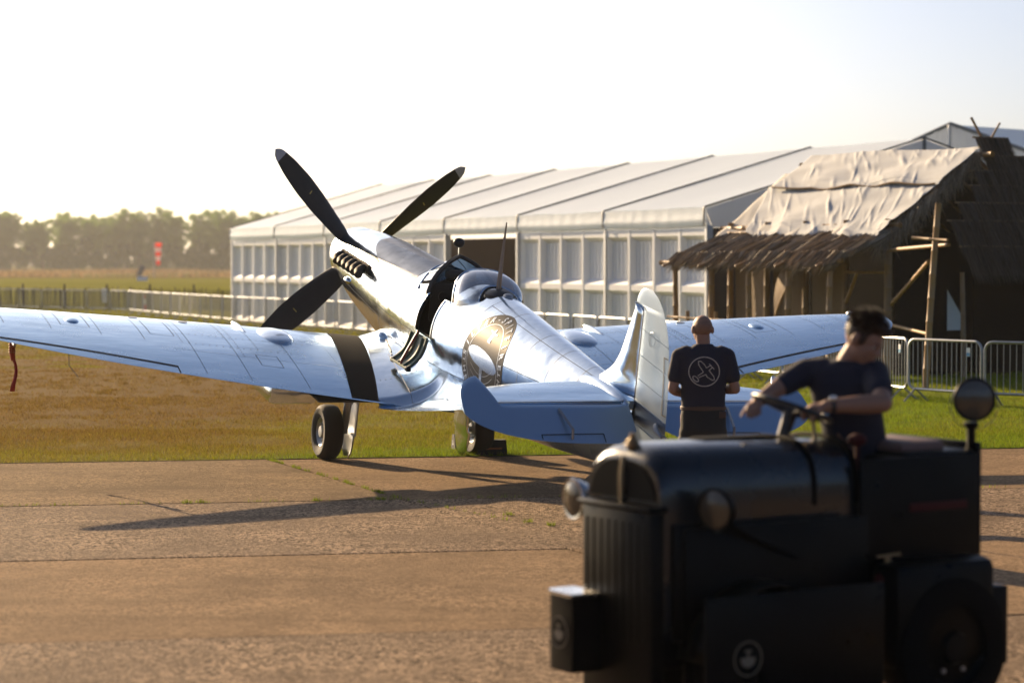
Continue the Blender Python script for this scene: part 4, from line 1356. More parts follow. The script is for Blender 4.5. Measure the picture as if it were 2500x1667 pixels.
# near side frame: pole, cross bars, brace
bam("tall_pole", (8.98, -.92, -.05), (9.05, -.72, 3.12), .058, M_BAM, 90)
bam("cross_bar", (5.1, 1.35, 2.36), (9.35, -.75, 2.43), .035, M_BAM, 91)
bam("cross_bar", (8.6, -.9, 2.55), (9.5, -.9, 2.50), .028, M_BAM, 92)
bam("cross_bar", (5.14, 1.35, .98), (9.02, -.88, .93), .03, M_BAM, 93)
bam("cross_bar", (3.9, 1.35, 1.95), (5.2, 1.35, 1.95), .03, M_BAM, 94)
bam("brace_pole", (5.2, 1.4, 1.36), (8.3, -.3, 2.15), .04, M_BAM, 95)
bam("brace_pole", (3.95, 1.3, 1.38), (4.55, 1.1, 1.95), .035, M_BAM, 96)
# woven mats between the posts
for i in range(3):
    mb = MB(); G = []
    for u in lin(0, 1, 13):
        G.append([(i * SPC + .05 + (SPC - .1) * u, 1.44 + .03 * math.sin(u * 5 + i) + .02 * math.sin(v * 4), .05 + 2.6 * v) for v in lin(0, 1, 11)])
    if i == 2: G = [[(p[0], p[1], p[2]) for p in row] for row in G]
    mb.grid(G); o_ = mb.build("woven_mat", M_MAT, hut, 'full')
# torn mat corner curling out
mb = MB(); G = []
for u in lin(0, 1, 9):
    row = []
    for v in lin(0, 1, 13):
        a_ = Vector((1.75 + .72 * v, 1.22 - .12 * math.sin(v * 2), 1.02 + .78 * v)); b_2 = Vector((2.5, 1.30, 2.05)) if v > .5 else Vector((1.95, 1.30, 2.05))
        b_2 = Vector((1.85 + .68 * v, 1.32, 2.08))
        p = a_.lerp(b_2, u); p.y -= .10 * math.sin(math.pi * u) * (1 - v * .5)
        row.append(p)
    G.append(row)
mb.grid(G); mb.build("torn_mat_flap", M_MAT, hut, 'full')
mb = MB(); mb.tube([G[0][i] + Vector((0, -.01, 0)) for i in range(13)], .022, 6, flat=.6); mb.build("mat_edge_roll", M_BAM, hut)
# added near-black sheets, painted as the shade inside the hut
mb = MB(); mb.box((5.2, 3.4, 1.35), (.04, 3.9, 2.7)); mb.build("shade_sheet", M_HDARK, hut)
mb = MB(); mb.box((2.55, 2.6, 1.3), (5.0, .04, 2.6)); mb.build("shade_sheet", M_HDARK, hut)
# canvas roof: wrinkled sheets
def wr(u, v, seed):
    r_ = random.Random(seed); d = 0
    for _ in range(34):
        cu, cv = r_.random(), r_.random(); an = R(r_.choice([62, 68, 75, 80, 55])) ; l = r_.uniform(.06, .30); w = r_.uniform(.006, .018); h = r_.uniform(.5, 1.3)
        du, dv = u - cu, v - cv
        t = du * math.cos(an) + dv * math.sin(an); n = -du * math.sin(an) + dv * math.cos(an)
        d += h * math.exp(-(t / l) ** 2) * math.exp(-(n / w) ** 2)
    return d
def tarp(name, m_, q00, q10, q01, q11, seed, nu=150, nv=60, amp=.026, scal=0.0, left=0.0, lift=.0):
    """q00 lower-far, q10 lower-near, q01 upper-far, q11 upper-near"""
    q = [Vector(p) for p in (q00, q10, q01, q11)]
    nrm = (q[1] - q[0]).cross(q[2] - q[0]).normalized()
    if nrm.z < 0: nrm = -nrm
    r_ = random.Random(seed); K = []
    for _ in range(60):
        K.append((r_.random(), 1 - r_.random() ** 1.6, R(r_.choice([112, 118, 122, 126, 130, 108])), r_.uniform(.08, .26), r_.uniform(.008, .024), r_.uniform(.25, 1.15)))
    for _ in range(12):
        K.append((r_.random(), r_.random() * .3, R(r_.choice([168, 175, 8])), r_.uniform(.15, .4), r_.uniform(.012, .03), r_.uniform(.4, 1.2)))
    U, Vv = np.meshgrid(np.linspace(0, 1, nu), np.linspace(0, 1, nv), indexing='ij')
    D = np.zeros_like(U)
    for cu, cv, an, l, w, h in K:
        du, dv = (U - cu) * 2.6, Vv - cv
        t = du * np.cos(an) + dv * np.sin(an); n = -du * np.sin(an) + dv * np.cos(an)
        D += h * np.exp(-(t / l) ** 2) * np.exp(-(n / (w * 1.6)) ** 2)
    D = D * amp + .022 * np.sin(U * 17 + 3 * np.sin(Vv * 5)) * (1 - Vv) + .02 * np.sin(U * 9 - 4 * Vv + seed)
    G = []
    for i in range(nu):
        row = []
        for j in range(nv):
            u, v = U[i, j], Vv[i, j]
            uu = u if left == 0 else left * (1 - v) * (1 - u) * math.sin(v * 6) + u
            p = q[0] * (1 - uu) * (1 - v) + q[1] * uu * (1 - v) + q[2] * (1 - uu) * v + q[3] * uu * v
            p = p + nrm * (D[i, j] + lift + .0)
            if scal: p.z += scal * (abs(math.sin(u * math.pi * 4.0)) - .6) * -(1 - v) ** 5
            if v < .04: p = p + nrm * (-.02)
            row.append(p)
        G.append(row)
    mb = MB(); mb.grid(G); o_ = mb.build(name, m_, hut, 'full', clean=False)
    so_ = o_.modifiers.new("t", 'SOLIDIFY'); so_.thickness = .006
    return o_, G
rl = lambda hy: 2.74 + (hy - 1.2) * (4.30 - 2.74) / 2.15
tarp("roof_sheet", M_TARP2, (-.05, .98, rl(.98) + .01), (5.2, .98, rl(.98) + .01), (-.2, 2.9, rl(2.9) + .0), (5.2, 2.9, rl(2.9)), 5, 100, 40, .012, .16)
o1, G1 = tarp("lower_canvas", M_TARP, (.95, 1.05, rl(1.05) + .07), (5.35, .92, rl(.92) + .05), (-.1, 2.42, rl(2.42) + .07), (5.35, 2.42, rl(2.42) + .05), 6, 220, 100, .018, .12)
o2, G2_ = tarp("upper_canvas", M_TARP, (.25, 2.25, rl(2.25) + .14), (5.42, 2.28, rl(2.28) + .10), (.0, 3.42, 4.40), (5.42, 3.42, 4.33), 8, 220, 90, .017, .05)
mb = MB(); mb.tube([p + Vector((0, -.02, .02)) for p in [G2_[i][0] for i in range(0, 220, 6)]], .018, 6); mb.build("canvas_hem_rope", M_ROPE, hut)
mb = MB(); G = []
for u in lin(0, 1, 20): G.append([(5.2 * u, 3.35 + 2.4 * v, 4.24 - 1.7 * v) for v in lin(0, 1, 5)])
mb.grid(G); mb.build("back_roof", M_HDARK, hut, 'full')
# thatch made of many straws
def straw(mb, rows, rnd):
    for a, d, L, w in rows:
        d = Vector(d).normalized(); a = Vector(a); sd = d.cross(Vector((rnd.uniform(-1, 1), rnd.uniform(-1, 1), rnd.uniform(-.4, 1)))).normalized() * w / 2
        b = a + d * L * .55 + Vector((0, 0, -.02)); c = a + d * L + Vector((0, 0, -.06 * L))
        mb.add([a - sd, a + sd, b + sd * .8, b - sd * .8, c], [(0, 1, 2, 3), (3, 2, 4)])
def porch_layer(hy0, z0, slope, length, n, seed, hang=0.0, x0=-.05, x1=5.45):
    r_ = random.Random(seed); rows = []
    for _ in range(n):
        x = r_.uniform(x0, x1)
        clump = math.sin(x * 3.7 + seed) + .6 * math.sin(x * 9.1)
        dx = r_.gauss(.10 * math.sin(x * 5.3), .16) + .35 * math.sin(x * 7.9) * hang
        rows.append(((x, hy0 + r_.uniform(-.12, .12), z0 + r_.uniform(0, .05)), (dx, -1, -slope - hang * r_.uniform(.2, 1.1)), length * r_.uniform(.65, 1.15) * (1 + .18 * clump * hang), r_.uniform(.012, .03)))
    mb = MB(); straw(mb, rows, r_); return mb
SL = .40
porch_layer(1.28, 2.70, SL, .85, 2600, 1).build("porch_thatch", M_STRAW, hut, False, clean=False)["kind"] = "stuff"
porch_layer(.72, 2.50, SL, .8, 2600, 2).build("porch_thatch", M_STRAW, hut, False, clean=False)["kind"] = "stuff"
porch_layer(.18, 2.31, SL + .08, .50, 2800, 3, .55).build("porch_thatch", M_STRAW, hut, False, clean=False)["kind"] = "stuff"
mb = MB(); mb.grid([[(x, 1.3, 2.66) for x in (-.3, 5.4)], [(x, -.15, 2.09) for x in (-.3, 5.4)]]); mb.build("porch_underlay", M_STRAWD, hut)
# verge straws at the near edge of the canvas roof
r_ = random.Random(5); rows = []
for _ in range(1500):
    t = r_.random(); hy = .95 + 2.4 * t
    rows.append(((5.38 + r_.uniform(-.12, .12), hy, rl(hy) - r_.uniform(-.02, .1)), (r_.gauss(.25, .2), r_.gauss(-.35, .3), -r_.uniform(.5, 1.1)), r_.uniform(.2, .55), r_.uniform(.007, .016)))
mb = MB(); straw(mb, rows, r_); mb.build("verge_thatch", M_STRAW, hut, False, clean=False)["kind"] = "stuff"
# hipped thatch end wall in stepped courses
def hip_pt(z): return 6.35 - (z - 1.85) * (6.35 - 5.35) / (4.5 - 1.85)
CRS = [(4.50, 4.08, 3.28, 4.05), (4.15, 3.70, 3.36, 4.6), (3.86, 3.42, 3.0, 5.1), (3.57, 3.10, 2.85, 5.6), (3.24, 2.74, 2.45, 6.1), (2.90, 2.30, 2.15, 6.5), (2.42, 1.86, 2.3, 6.9)]
for k, (zt, zb, y0, y1) in enumerate(CRS):
    r_ = random.Random(40 + k); rows = []
    n = int(420 * (y1 - y0))
    for _ in range(n):
        y = r_.uniform(y0, y1)
        rows.append(((hip_pt(zt) + r_.uniform(-.03, .07), y, zt + r_.uniform(-.03, .03)), (.38 + r_.gauss(0, .05), .22 + r_.gauss(0, .10), -1), (zt - zb) * r_.uniform(1.05, 1.35), r_.uniform(.009, .02)))
    mb = MB(); straw(mb, rows, r_)
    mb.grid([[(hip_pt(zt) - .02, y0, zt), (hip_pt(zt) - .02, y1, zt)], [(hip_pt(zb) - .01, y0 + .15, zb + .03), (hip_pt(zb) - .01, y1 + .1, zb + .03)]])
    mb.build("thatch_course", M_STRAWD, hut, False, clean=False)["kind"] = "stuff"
    bam("course_pole", (hip_pt(zt) + .02, y0 - .08, zt + .01), (hip_pt(zt) + .02, y1, zt + .01), .018, M_BAMD, 120 + k)
bam("finial_pole", (5.3, 3.66, 4.25), (5.34, 3.18, 4.88), .028, M_BAM, 140)
bam("finial_pole", (5.34, 3.52, 4.25), (5.3, 3.92, 4.80), .024, M_BAM, 141)
# near-black sheet painted as shade under the hip, posts and table under it
mb = MB(); mb.box((5.4, 5.2, 1.4), (.05, 4.0, 2.8)); mb.build("shade_sheet", M_HDARK, hut)
bam("hip_post", (6.3, 5.2, 0), (6.3, 5.2, 1.95), .06, M_BAMD, 150)
bam("hip_post", (6.3, 2.2, 0), (6.25, 2.2, 1.95), .05, M_BAMD, 151)
M_GAP = mat('gap_daylight_pale', (.62, .64, .60), .8)
mb = MB(); mb.add([(5.34, 2.62, .85), (5.34, 2.95, .85), (5.34, 2.95, 1.16), (5.34, 2.62, 1.62)], [(0, 1, 2, 3)]); mb.build("daylight_gap", M_GAP, hut, False)  # added pale sheet, painted as daylight seen through an opening
M_PLANK = mat('plank_wood', (.30, .17, .08), .6, 0, noise=(6, .5))
mb = MB(); mb.bbox((6.1, -.2, .62), (1.2, .5, .05), .01); 
tb = empty("plank_table", (0, 0, 0)); tb.parent = None
bpy.data.objects.remove(tb)

# ------------------------------------------------------------------ crowd barriers
BLEN = 1.62
def barrier_meshes():
    mb = MB(); r0, w, z0, z1, rc = .021, BLEN - .06, .20, .96, .13
    P = []
    for cx, cz, a0 in ((w - rc, z1 - rc, 90), (w - rc, z0 + rc, 0), (rc, z0 + rc, -90), (rc, z1 - rc, -180)):
        for k in range(6):
            a = R(a0 - k * 18); P.append((cx + rc * math.cos(a), 0, cz + rc * math.sin(a)))
    P.append(P[0]); mb.tube(P, r0, 8, caps=False)
    fr = mb.mesh("frame", M_STEEL)
    mb = MB(); mb.tube([(0, 0, z0 + .005), (0, 0, z1 - .005)], .0065, 6); bar = mb.mesh("bar", M_STEEL)
    mb = MB()
    mb.tube([(0, -.24, 0.012), (0, 0, z0 + .01)], .016, 6); mb.tube([(0, .24, 0.012), (0, 0, z0 + .01)], .016, 6); mb.tube([(0, -.24, .012), (0, -.27, .012)], .016, 6)
    ft = mb.mesh("foot", M_STEEL)
    mb = MB(); mb.tube([(BLEN - .06, 0, .75), (BLEN - .02, 0, .75), (BLEN - .02, 0, .66)], .01, 6); hk = mb.mesh("hook", M_STEEL)
    return fr, bar, ft, hk
B_FR, B_BAR, B_FT, B_HK = barrier_meshes()
CH = [Vector(p) for p in ((9.42, 31.6), (6.95, 33.7), (6.1, 35.08), (2.35, 47.7), (-4.9, 68), (-9.6, 78), (-16.2, 95), (-22.6, 101), (-34, 104))]
pts = []
seg = 0; pos = CH[0].copy(); out = [pos.copy()]
while seg < len(CH) - 1:
    d = CH[seg + 1] - pos
    if d.length <= BLEN:
        seg += 1
        if seg >= len(CH) - 1: break
        # step to the next segment at the right distance
        t_ = 0
        while (CH[seg].lerp(CH[seg + 1], t_) - pos).length < BLEN and t_ < 1: t_ += .005
        pos = CH[seg].lerp(CH[seg + 1], t_)
    else:
        pos = pos + d.normalized() * BLEN
    out.append(pos.copy())
M_LBL = mat('white_tag_card', (.75, .77, .78), .5); M_LBLB = mat('blue_tag_band', (.10, .32, .55), .5)
def seen(i):
    c = out[i].lerp(out[i + 1], .5); px = 1250 + 5560 * c.x / c.y
    return -60 < px < 2560
vis = [i for i in range(len(out) - 1) if seen(i)]
for n, i in enumerate(vis):
    a, b = out[i], out[i + 1]
    jit = random.uniform(-.06, .06)
    near = i < 4
    lab = "galvanised steel crowd barrier, %s along the chain counted from the right edge" % (ORD[n] if n < len(ORD) else "%dth" % (n + 1))
    ro = empty("crowd_barrier", (a.x, a.y, 0), math.atan2(b.y - a.y, b.x - a.x) + jit * .5, lab, "barrier", "crowd barriers chained across the grass")
    inst("frame", B_FR, ro)
    for k in range(14):
        inst("bar", B_BAR, ro, (.10 + (BLEN - .26) * k / 13, 0, 0))
    for x in (.16, BLEN - .22): inst("foot", B_FT, ro, (x, 0, 0))
    inst("hook", B_HK, ro)
    if near:
        mb = MB(); mb.box((.26, .012, .80), (.075, .006, .13)); c_ = mb.build("tag_card", M_LBL, ro)
        mb = MB(); mb.box((.26, .0155, .765), (.07, .003, .05)); mb.build("tag_band", M_LBLB, c_)

# ------------------------------------------------------------------ chestnut paling fence
M_PALE = mat('grey_chestnut_pale', (.08, .06, .042), .85, 0, noise=(9, .5))
fen = empty("paling_fence", (-12.2, 101.5, 0), 0, "low chestnut paling fence with wired split pales across the airfield", "fence")
mb = MB(); mb.tube([(0, 0, 0), (0, 0, .93)], [.034, .03], 5); mb.tube([(0, 0, .93), (0, 0, 1.0)], [.022, .004], 5); pale_me = mb.mesh("pale", M_PALE)
n_p = 110; step = .132
for k in range(n_p):
    x = -k * step; y = .42 * k * step
    sc_ = random.uniform(.92, 1.08)
    inst("pale", pale_me, fen, (x + random.uniform(-.015, .015), y, -.02), (random.gauss(0, .03), random.gauss(0, .05), random.random() * 6), (1, 1, sc_))
for z in (.25, .5, .75):
    mb = MB(); mb.tube([(0, 0, z), (-n_p * step, .42 * n_p * step, z)], .006, 4); mb.build("wire", M_RAIL, fen)
for k in range(0, n_p, 16):
    mb = MB(); mb.tube([(-k * step, .42 * k * step + .06, -.1), (-k * step, .42 * k * step + .06, 1.15)], .045, 6); mb.build("post", M_PALE, fen)
# notice board on the fence, marker post
nb = empty("notice_board", (-17.9, 100.0, 0), R(5), "small white notice on a stake by the paling fence", "sign")
mb = MB(); mb.bbox((0, 0, .68), (.20, .02, .62), .004); mb.build("board", M_LBL, nb)
M_PRINT = mat('grey_print', (.35, .35, .35), .6)
for z, w in ((.86, .14), (.78, .15), (.70, .12), (.60, .15), (.52, .1)):
    mb = MB(); mb.box((0, -.0115, z), (w, .003, .02)); mb.build("print_line", M_PRINT, nb)
mb = MB(); mb.tube([(0, .02, 0), (0, .02, 1.0)], .02, 6); mb.build("stake", M_PALE, nb)
M_RW = mat('red_plastic', (.55, .045, .03), .5); M_SOCKR = pvc('red_sock_nylon', (.85, .05, .025), .5); M_SOCKW = pvc('white_sock_nylon', (.85, .85, .83), .4); M_WW = mat('white_band', (.75, .75, .73), .5)
cn = empty("marker_post", (-16.35, 101.3, 0), 0, "short red and white marker post standing near the paling fence", "marker")
for k, (z0, z1) in enumerate(((0, .28), (.28, .5), (.5, .72))):
    mb = MB(); mb.lathe([(.10 - .03 * k, z0), (.075 - .02 * k, z1)], (0, 0, 0), (0, 0, 1), 12); mb.build("band", M_WW if k == 1 else M_RW, cn)
# windsock
ws = empty("windsock", (-50.6, 322, 0), 0, "limp red and white windsock on a mast far across the airfield", "windsock")
mb = MB(); mb.tube([(0, 0, 0), (0, 0, 4.9)], [.07, .05], 8); mb.build("mast", M_STEEL, ws)
for k in range(5):
    mb = MB(); z1 = 4.85 - k * .62; z0 = z1 - .62
    a = .52 - .05 * k; b_ = .52 - .05 * (k + 1)
    P = []
    mb.grid([[(.62 + .0 * k + math.cos(t) * a * .95 + .03 * math.sin(3 * t), math.sin(t) * a * .7, z1) for t in lin(0, 2 * math.pi, 13)], [(.62 + .0 * k + math.cos(t) * b_ * .95, math.sin(t) * b_ * .7, z0) for t in lin(0, 2 * math.pi, 13)]])
    mb.build("sock_band", M_SOCKR if k % 2 == 0 else M_SOCKW, ws, 'full')
mb = MB(); mb.tube([(0, 0, 4.85), (1.15, 0, 4.85)], .03, 6); mb.build("sock_hoop", M_STEEL, ws)
sp_ = empty("solar_panel", (-51.8, 318, 0), 0, "small dark tilted solar panel at the foot of the windsock", "solar panel")
mb = MB(); mb.box((0, 0, .95), (.75, .05, 1.5), M=Matrix.Rotation(R(30), 3, 'Y')); mb.build("panel", mat('blue_black_panel', (.03, .04, .09), .3), sp_)
mb = MB(); mb.tube([(0, .1, 0), (0, .1, .9)], .04, 6); mb.build("panel_post", M_STEEL, sp_)
mk = empty("ground_marker", (-43.0, 265, 0), 0, "small pale tent-shaped runway marker board on the mown airfield", "marker")
for s_ in (-1, 1):
    mb = MB(); mb.add([(-.6, s_ * .35, 0), (.6, s_ * .35, 0), (.6, s_ * .02, .5), (-.6, s_ * .02, .5)], [(0, 1, 2, 3)]); o_ = mb.build("marker_face", M_WW, mk, False)
    so_ = o_.modifiers.new("t", 'SOLIDIFY'); so_.thickness = .02

# ------------------------------------------------------------------ trees
M_BARK = mat('bark', (.07, .06, .045), .9)
def leaf_mat(name, c, c2):
    m = bpy.data.materials.new(name); m.use_nodes = True; nt = m.node_tree; b = nt.nodes["Principled BSDF"]
    ge = nt.nodes.new('ShaderNodeNewGeometry'); rp = nt.nodes.new('ShaderNodeMix'); rp.data_type = 'RGBA'
    rp.inputs[6].default_value = (*c, 1); rp.inputs[7].default_value = (*c2, 1); nt.links.new(ge.outputs['Random Per Island'], rp.inputs[0])
    nt.links.new(rp.outputs[2], b.inputs['Base Color']); b.inputs['Roughness'].default_value = .6
    tr = nt.nodes.new('ShaderNodeBsdfTranslucent'); nt.links.new(rp.outputs[2], tr.inputs[0]); mx = nt.nodes.new('ShaderNodeMixShader'); mx.inputs[0].default_value = .55
    nt.links.new(b.outputs[0], mx.inputs[1]); nt.links.new(tr.outputs[0], mx.inputs[2]); nt.links.new(mx.outputs[0], nt.nodes['Material Output'].inputs[0]); return m
M_LEAF = leaf_mat('tree_leaves', (.075, .15, .018), (.20, .31, .05))
M_LEAF2 = leaf_mat('shrub_leaves', (.045, .075, .016), (.09, .13, .03))
def leaf_cloud(centres, n, size, seed):
    r_ = np.random.default_rng(seed); C = np.array([c[:3] for c in centres]); Rr = np.array([c[3] for c in centres])
    w = Rr ** 2; idx = r_.choice(len(C), n, p=w / w.sum())
    d = r_.normal(size=(n, 3)); d /= np.linalg.norm(d, axis=1)[:, None]
    rad = Rr[idx] * r_.random(n) ** .45
    P = C[idx] + d * rad[:, None] * np.array((1, 1, .85))
    a = r_.normal(size=(n, 3)); a /= np.linalg.norm(a, axis=1)[:, None]
    b = np.cross(a, r_.normal(size=(n, 3))); b /= np.linalg.norm(b, axis=1)[:, None]
    s = size * r_.uniform(.6, 1.4, n)[:, None]
    V = np.stack([P - a * s, P - b * s * .55, P + a * s, P + b * s * .55], 1).reshape(-1, 3)
    me = bpy.data.meshes.new("crown"); me.vertices.add(n * 4); me.vertices.foreach_set('co', V.ravel())
    me.loops.add(n * 4); me.loops.foreach_set('vertex_index', np.arange(n * 4, dtype=np.int32))
    me.polygons.add(n); me.polygons.foreach_set('loop_start', np.arange(0, n * 4, 4, dtype=np.int32)); me.polygons.foreach_set('loop_total', np.full(n, 4, np.int32)); me.update()
    return me
def tree_var(seed, H=13.5):
    r_ = random.Random(seed); mb = MB(); top = Vector((r_.uniform(-.5, .5), r_.uniform(-.5, .5), H * .86))
    mb.tube([(0, 0, -.2), (0.05, 0, H * .3), tuple(top * .66), tuple(top)], [.26, .2, .12, .04], 7)
    cen = []
    nb_ = r_.randint(20, 24)
    for i in range(nb_):
        h = H * (.28 + .62 * i / nb_); a = i * 2.4 + r_.uniform(-.5, .5); L = (1.5 + 1.75 * math.sin(math.pi * (.15 + .8 * i / nb_))) * r_.uniform(.7, 1.15)
        st = Vector((0, 0, 0)).lerp(top, h / (H * .86)) if h < H * .86 else top.copy()
        st.z = min(h, H * .86)
        en = st + Vector((math.cos(a) * L, math.sin(a) * L, L * r_.uniform(.6, 1.0)))
        mb.tube([st, st.lerp(en, .5) + Vector((0, 0, -.1)), en], [.08, .05, .02], 5)
        cen.append((*en, r_.uniform(.65, 1.2))); cen.append((*st.lerp(en, .6), r_.uniform(.6, 1.1)))
    cen.append((top.x, top.y, H * .95, .6))
    for fz, rr_ in ((.42, 1.5), (.56, 1.9), (.70, 1.7), (.82, 1.2)): cen.append((top.x * fz, top.y * fz, H * fz, rr_))
    tm = mb.mesh("trunk", M_BARK); cm = leaf_cloud(cen, 14000, .135, seed); cm.materials.append(M_LEAF); return tm, cm
TV = [tree_var(100 + k) for k in range(6)]
def bush_var(seed):
    r_ = random.Random(seed); cen = [(r_.uniform(-2.4, 2.4), r_.uniform(-1, 1), r_.uniform(.6, 4.2), r_.uniform(.9, 1.5)) for _ in range(12)]
    cm = leaf_cloud(cen, 2600, .24, seed); cm.materials.append(M_LEAF2)
    mb = MB()
    for k in range(4): mb.tube([(k * .3 - .4, 0, -.1), (k * 1.1 - 1.6, 0, 2.6)], [.09, .03], 5)
    return mb.mesh("stems", M_BARK), cm
BV = [bush_var(200 + k) for k in range(4)]
tx = sorted([-141 + k * 2.3 + random.uniform(-.7, .7) for k in range(37)])
for k, x in enumerate(tx):
    tm, cm = TV[random.randrange(6)]
    y = 590 + random.uniform(-8, 14); s_ = random.uniform(.92, 1.16) * (1 + .06 * math.sin(k * .7))
    t_ = empty("field_tree", (x, y, 0), random.uniform(0, 6), "tall open-crowned tree of the far tree line, %s counted from the photo's left" % ORD[k], "tree", "trees along the far edge of the airfield")
    t_.scale = (s_ * 1.0, s_ * 1.0, s_)
    inst("trunk", tm, t_); inst("crown", cm, t_)
for k in range(27):
    tm, cm = BV[random.randrange(4)]
    x = -142 + k * 3.1 + random.uniform(-.8, .8)
    t_ = empty("field_shrub", (x, 583 + random.uniform(-3, 3), 0), random.uniform(-.4, .4) + (math.pi if random.random() < .5 else 0), "dark dense shrub under the far trees, %s counted from the photo's left" % ORD[k], "shrub", "shrubs under the far trees")
    s_ = random.uniform(.95, 1.3); t_.scale = (s_, s_, s_ * random.uniform(1.15, 1.55))
    inst("stems", tm, t_); inst("crown", cm, t_)
# the tree line runs on out of the picture to both sides (seen only as reflections in the metal)
cen = []
for k in range(260):
    a = R(-150 + 300 * k / 260)
    if abs(a) < R(15.5) and a < 0 and -141 < 640 * math.sin(a): pass
    x, y = 640 * math.sin(a) * 1.0, 640 * math.cos(a) * .92
    if -150 < x < 420 and y > 0: continue
    h = random.uniform(8, 15)
    for q in range(7): cen.append((x + random.uniform(-4, 4), y + random.uniform(-3, 3), h * (.12 + .8 * q / 6), random.uniform(2.2, 3.6)))
cm = leaf_cloud(cen, 52000, .75, 77); cm.materials.append(M_LEAF2)
tlo = bpy.data.objects.new("treeline", cm); COL.objects.link(tlo)
tag(tlo, "continuous dark line of trees round the far airfield boundary", "trees", kind="stuff")
# ------------------------------------------------------------------ aircraft odds: chocks, cover
M_CHOCK = mat('black_rubber_chock', (.02, .019, .018), .8, 0, noise=(30, .4), bump=(60, .3, .004))
M_ORNG = mat('orange_band', (.30, .10, .03), .6)
def chock(name, loc, rz, label):
    c = empty(name, loc, rz, label, "wheel chock", "wheel chocks at the starboard wheel")
    mb = MB(); poly = [(-.11, 0), (.11, 0), (.10, .07), (.055, .165), (-.055, .165), (-.10, .07)]
    mb.prism(poly, (0, 0, 0), (0, 1, 0), (0, 0, 1), .33); mb.build("chock_body", M_CHOCK, c, False)
    mb = MB(); mb.box((0.0, -.0985, .075), (.22, .012, .020)); mb.build("chock_band", M_ORNG, c)
    for s in (-1, 1):
        mb = MB(); mb.prism([(-.018, 0), (.018, 0), (0, .06)], (s * .1665, 0, .05), (0, 1, 0), (0, 0, 1), .003); mb.build("chock_mark", M_LBL, c, False)
    return c
_wst = LEAN @ (HUB + AXM @ Vector((2.08, .87, -1.82)))
chock("wheel_chock", (-.24, 25.28, 0), R(14), "black wedge chock behind the starboard main wheel on the concrete")
chock("wheel_chock", (-.51, 25.93, .012), R(14), "black wedge chock ahead of the starboard main wheel on the grass")
# pitot cover with streamer (hangs from the pitot tube)
pc = LEAN @ (HUB + AXM @ (p0 + Vector((-.2, 0, -.2))))
cov = empty("pitot_cover", (pc.x, pc.y, pc.z), 0, "red cloth cover and remove-before-flight streamer hanging under the far left wing", "cover")
mb = MB(); mb.tube([(0, 0, .06), (.005, 0, 0), (0, 0, -.1), (.01, 0, -.19)], [.018, .032, .03, .024], 8); mb.build("sleeve", M_COVER, cov)
mb = MB()
for k in range(4): mb.lathe([(.034, -.006), (.038, 0), (.034, .006)], (.002, 0, -.03 - .025 * k), (0, 0, 1), 10)
mb.build("cord_wrap", M_ORNG, cov)
M_STREAM = mat('red_streamer', (.33, .02, .015), .7)
mb = MB(); G = []
for v in lin(0, 1, 18):
    G.append([(.015 + .02 * math.sin(v * 4) + w * (.5 + .5 * v), .02 * math.sin(v * 6 + w * 20), -.17 - .33 * v) for w in (-.024, 0, .024)])
mb.grid(G); o_ = mb.build("streamer", M_STREAM, cov, 'full'); so_ = o_.modifiers.new("t", 'SOLIDIFY'); so_.thickness = .004
# drain wire under the port wing
pw = LEAN @ (HUB + AXM @ Vector(wing(-1, 4.02, .9, False)))
mb = MB(); mb.tube([(pw.x, pw.y, pw.z + .03), (pw.x, pw.y, pw.z - .14), (pw.x + .09, pw.y - .02, pw.z - .25)], .004, 5)
o_ = mb.build("static_wick", M_STEEL); tag(o_, "thin bent wire hanging under the near wing left of the wheel", "wire")

# ------------------------------------------------------------------ people
M_SKIN = mat('skin', (.29, .155, .10), .55, 0, noise=(12, .25, (.25, .125, .08)), bump=(90, .08, .002))
M_SKIN.node_tree.nodes["Principled BSDF"].inputs['Subsurface Weight'].default_value = .12
M_SKIN.node_tree.nodes["Principled BSDF"].inputs['Subsurface Radius'].default_value = (.02, .008, .004)
M_STUB = mat('shaved_stubble', (.23, .128, .085), .7, 0, noise=(120, .6, (.16, .09, .062)))
M_SHIRT = mat('navy_cotton', (.012, .013, .026), .85, 0, noise=(6, .4, (.018, .018, .032)), bump=(7, .5, .02, 3.0))
M_TROU = mat('black_work_trousers', (.012, .013, .013), .85, 0, noise=(8, .4, (.02, .02, .02)), bump=(8, .5, .02, 3.0))
M_HAIR = mat('dark_brown_hair', (.055, .030, .016), .5, 0, spec=.35, noise=(40, .6, (.025, .014, .008), (10, 10, 1)), bump=(60, .7, .01, 3.0, (6, 6, 1)))
M_EYE = mat('eye_white', (.32, .30, .28), .4); M_PUP = mat('eye_dark', (.02, .015, .012), .2)
M_LIP = mat('lips', (.30, .12, .09), .5)
M_BELT = mat('brown_leather', (.07, .035, .02), .55)
def caps(mb, a, b, ra, rb, n=12):
    a = Vector(a); b = Vector(b); d = b - a; L = d.length; d.normalize()
    P = []; Rr = []
    for k in range(5):
        t = math.pi / 2 * (1 - k / 4); P.append(a - d * ra * math.sin(t)); Rr.append(max(.002, ra * math.cos(t)))
    for k in range(5):
        t = math.pi / 2 * k / 4; P.append(b + d * rb * math.sin(t)); Rr.append(max(.002, rb * math.cos(t)))
    mb.tube(P, Rr, n)
def limb(mb, pts, rad):
    for i in range(len(pts) - 1): caps(mb, pts[i], pts[i + 1], rad[i], rad[i + 1])
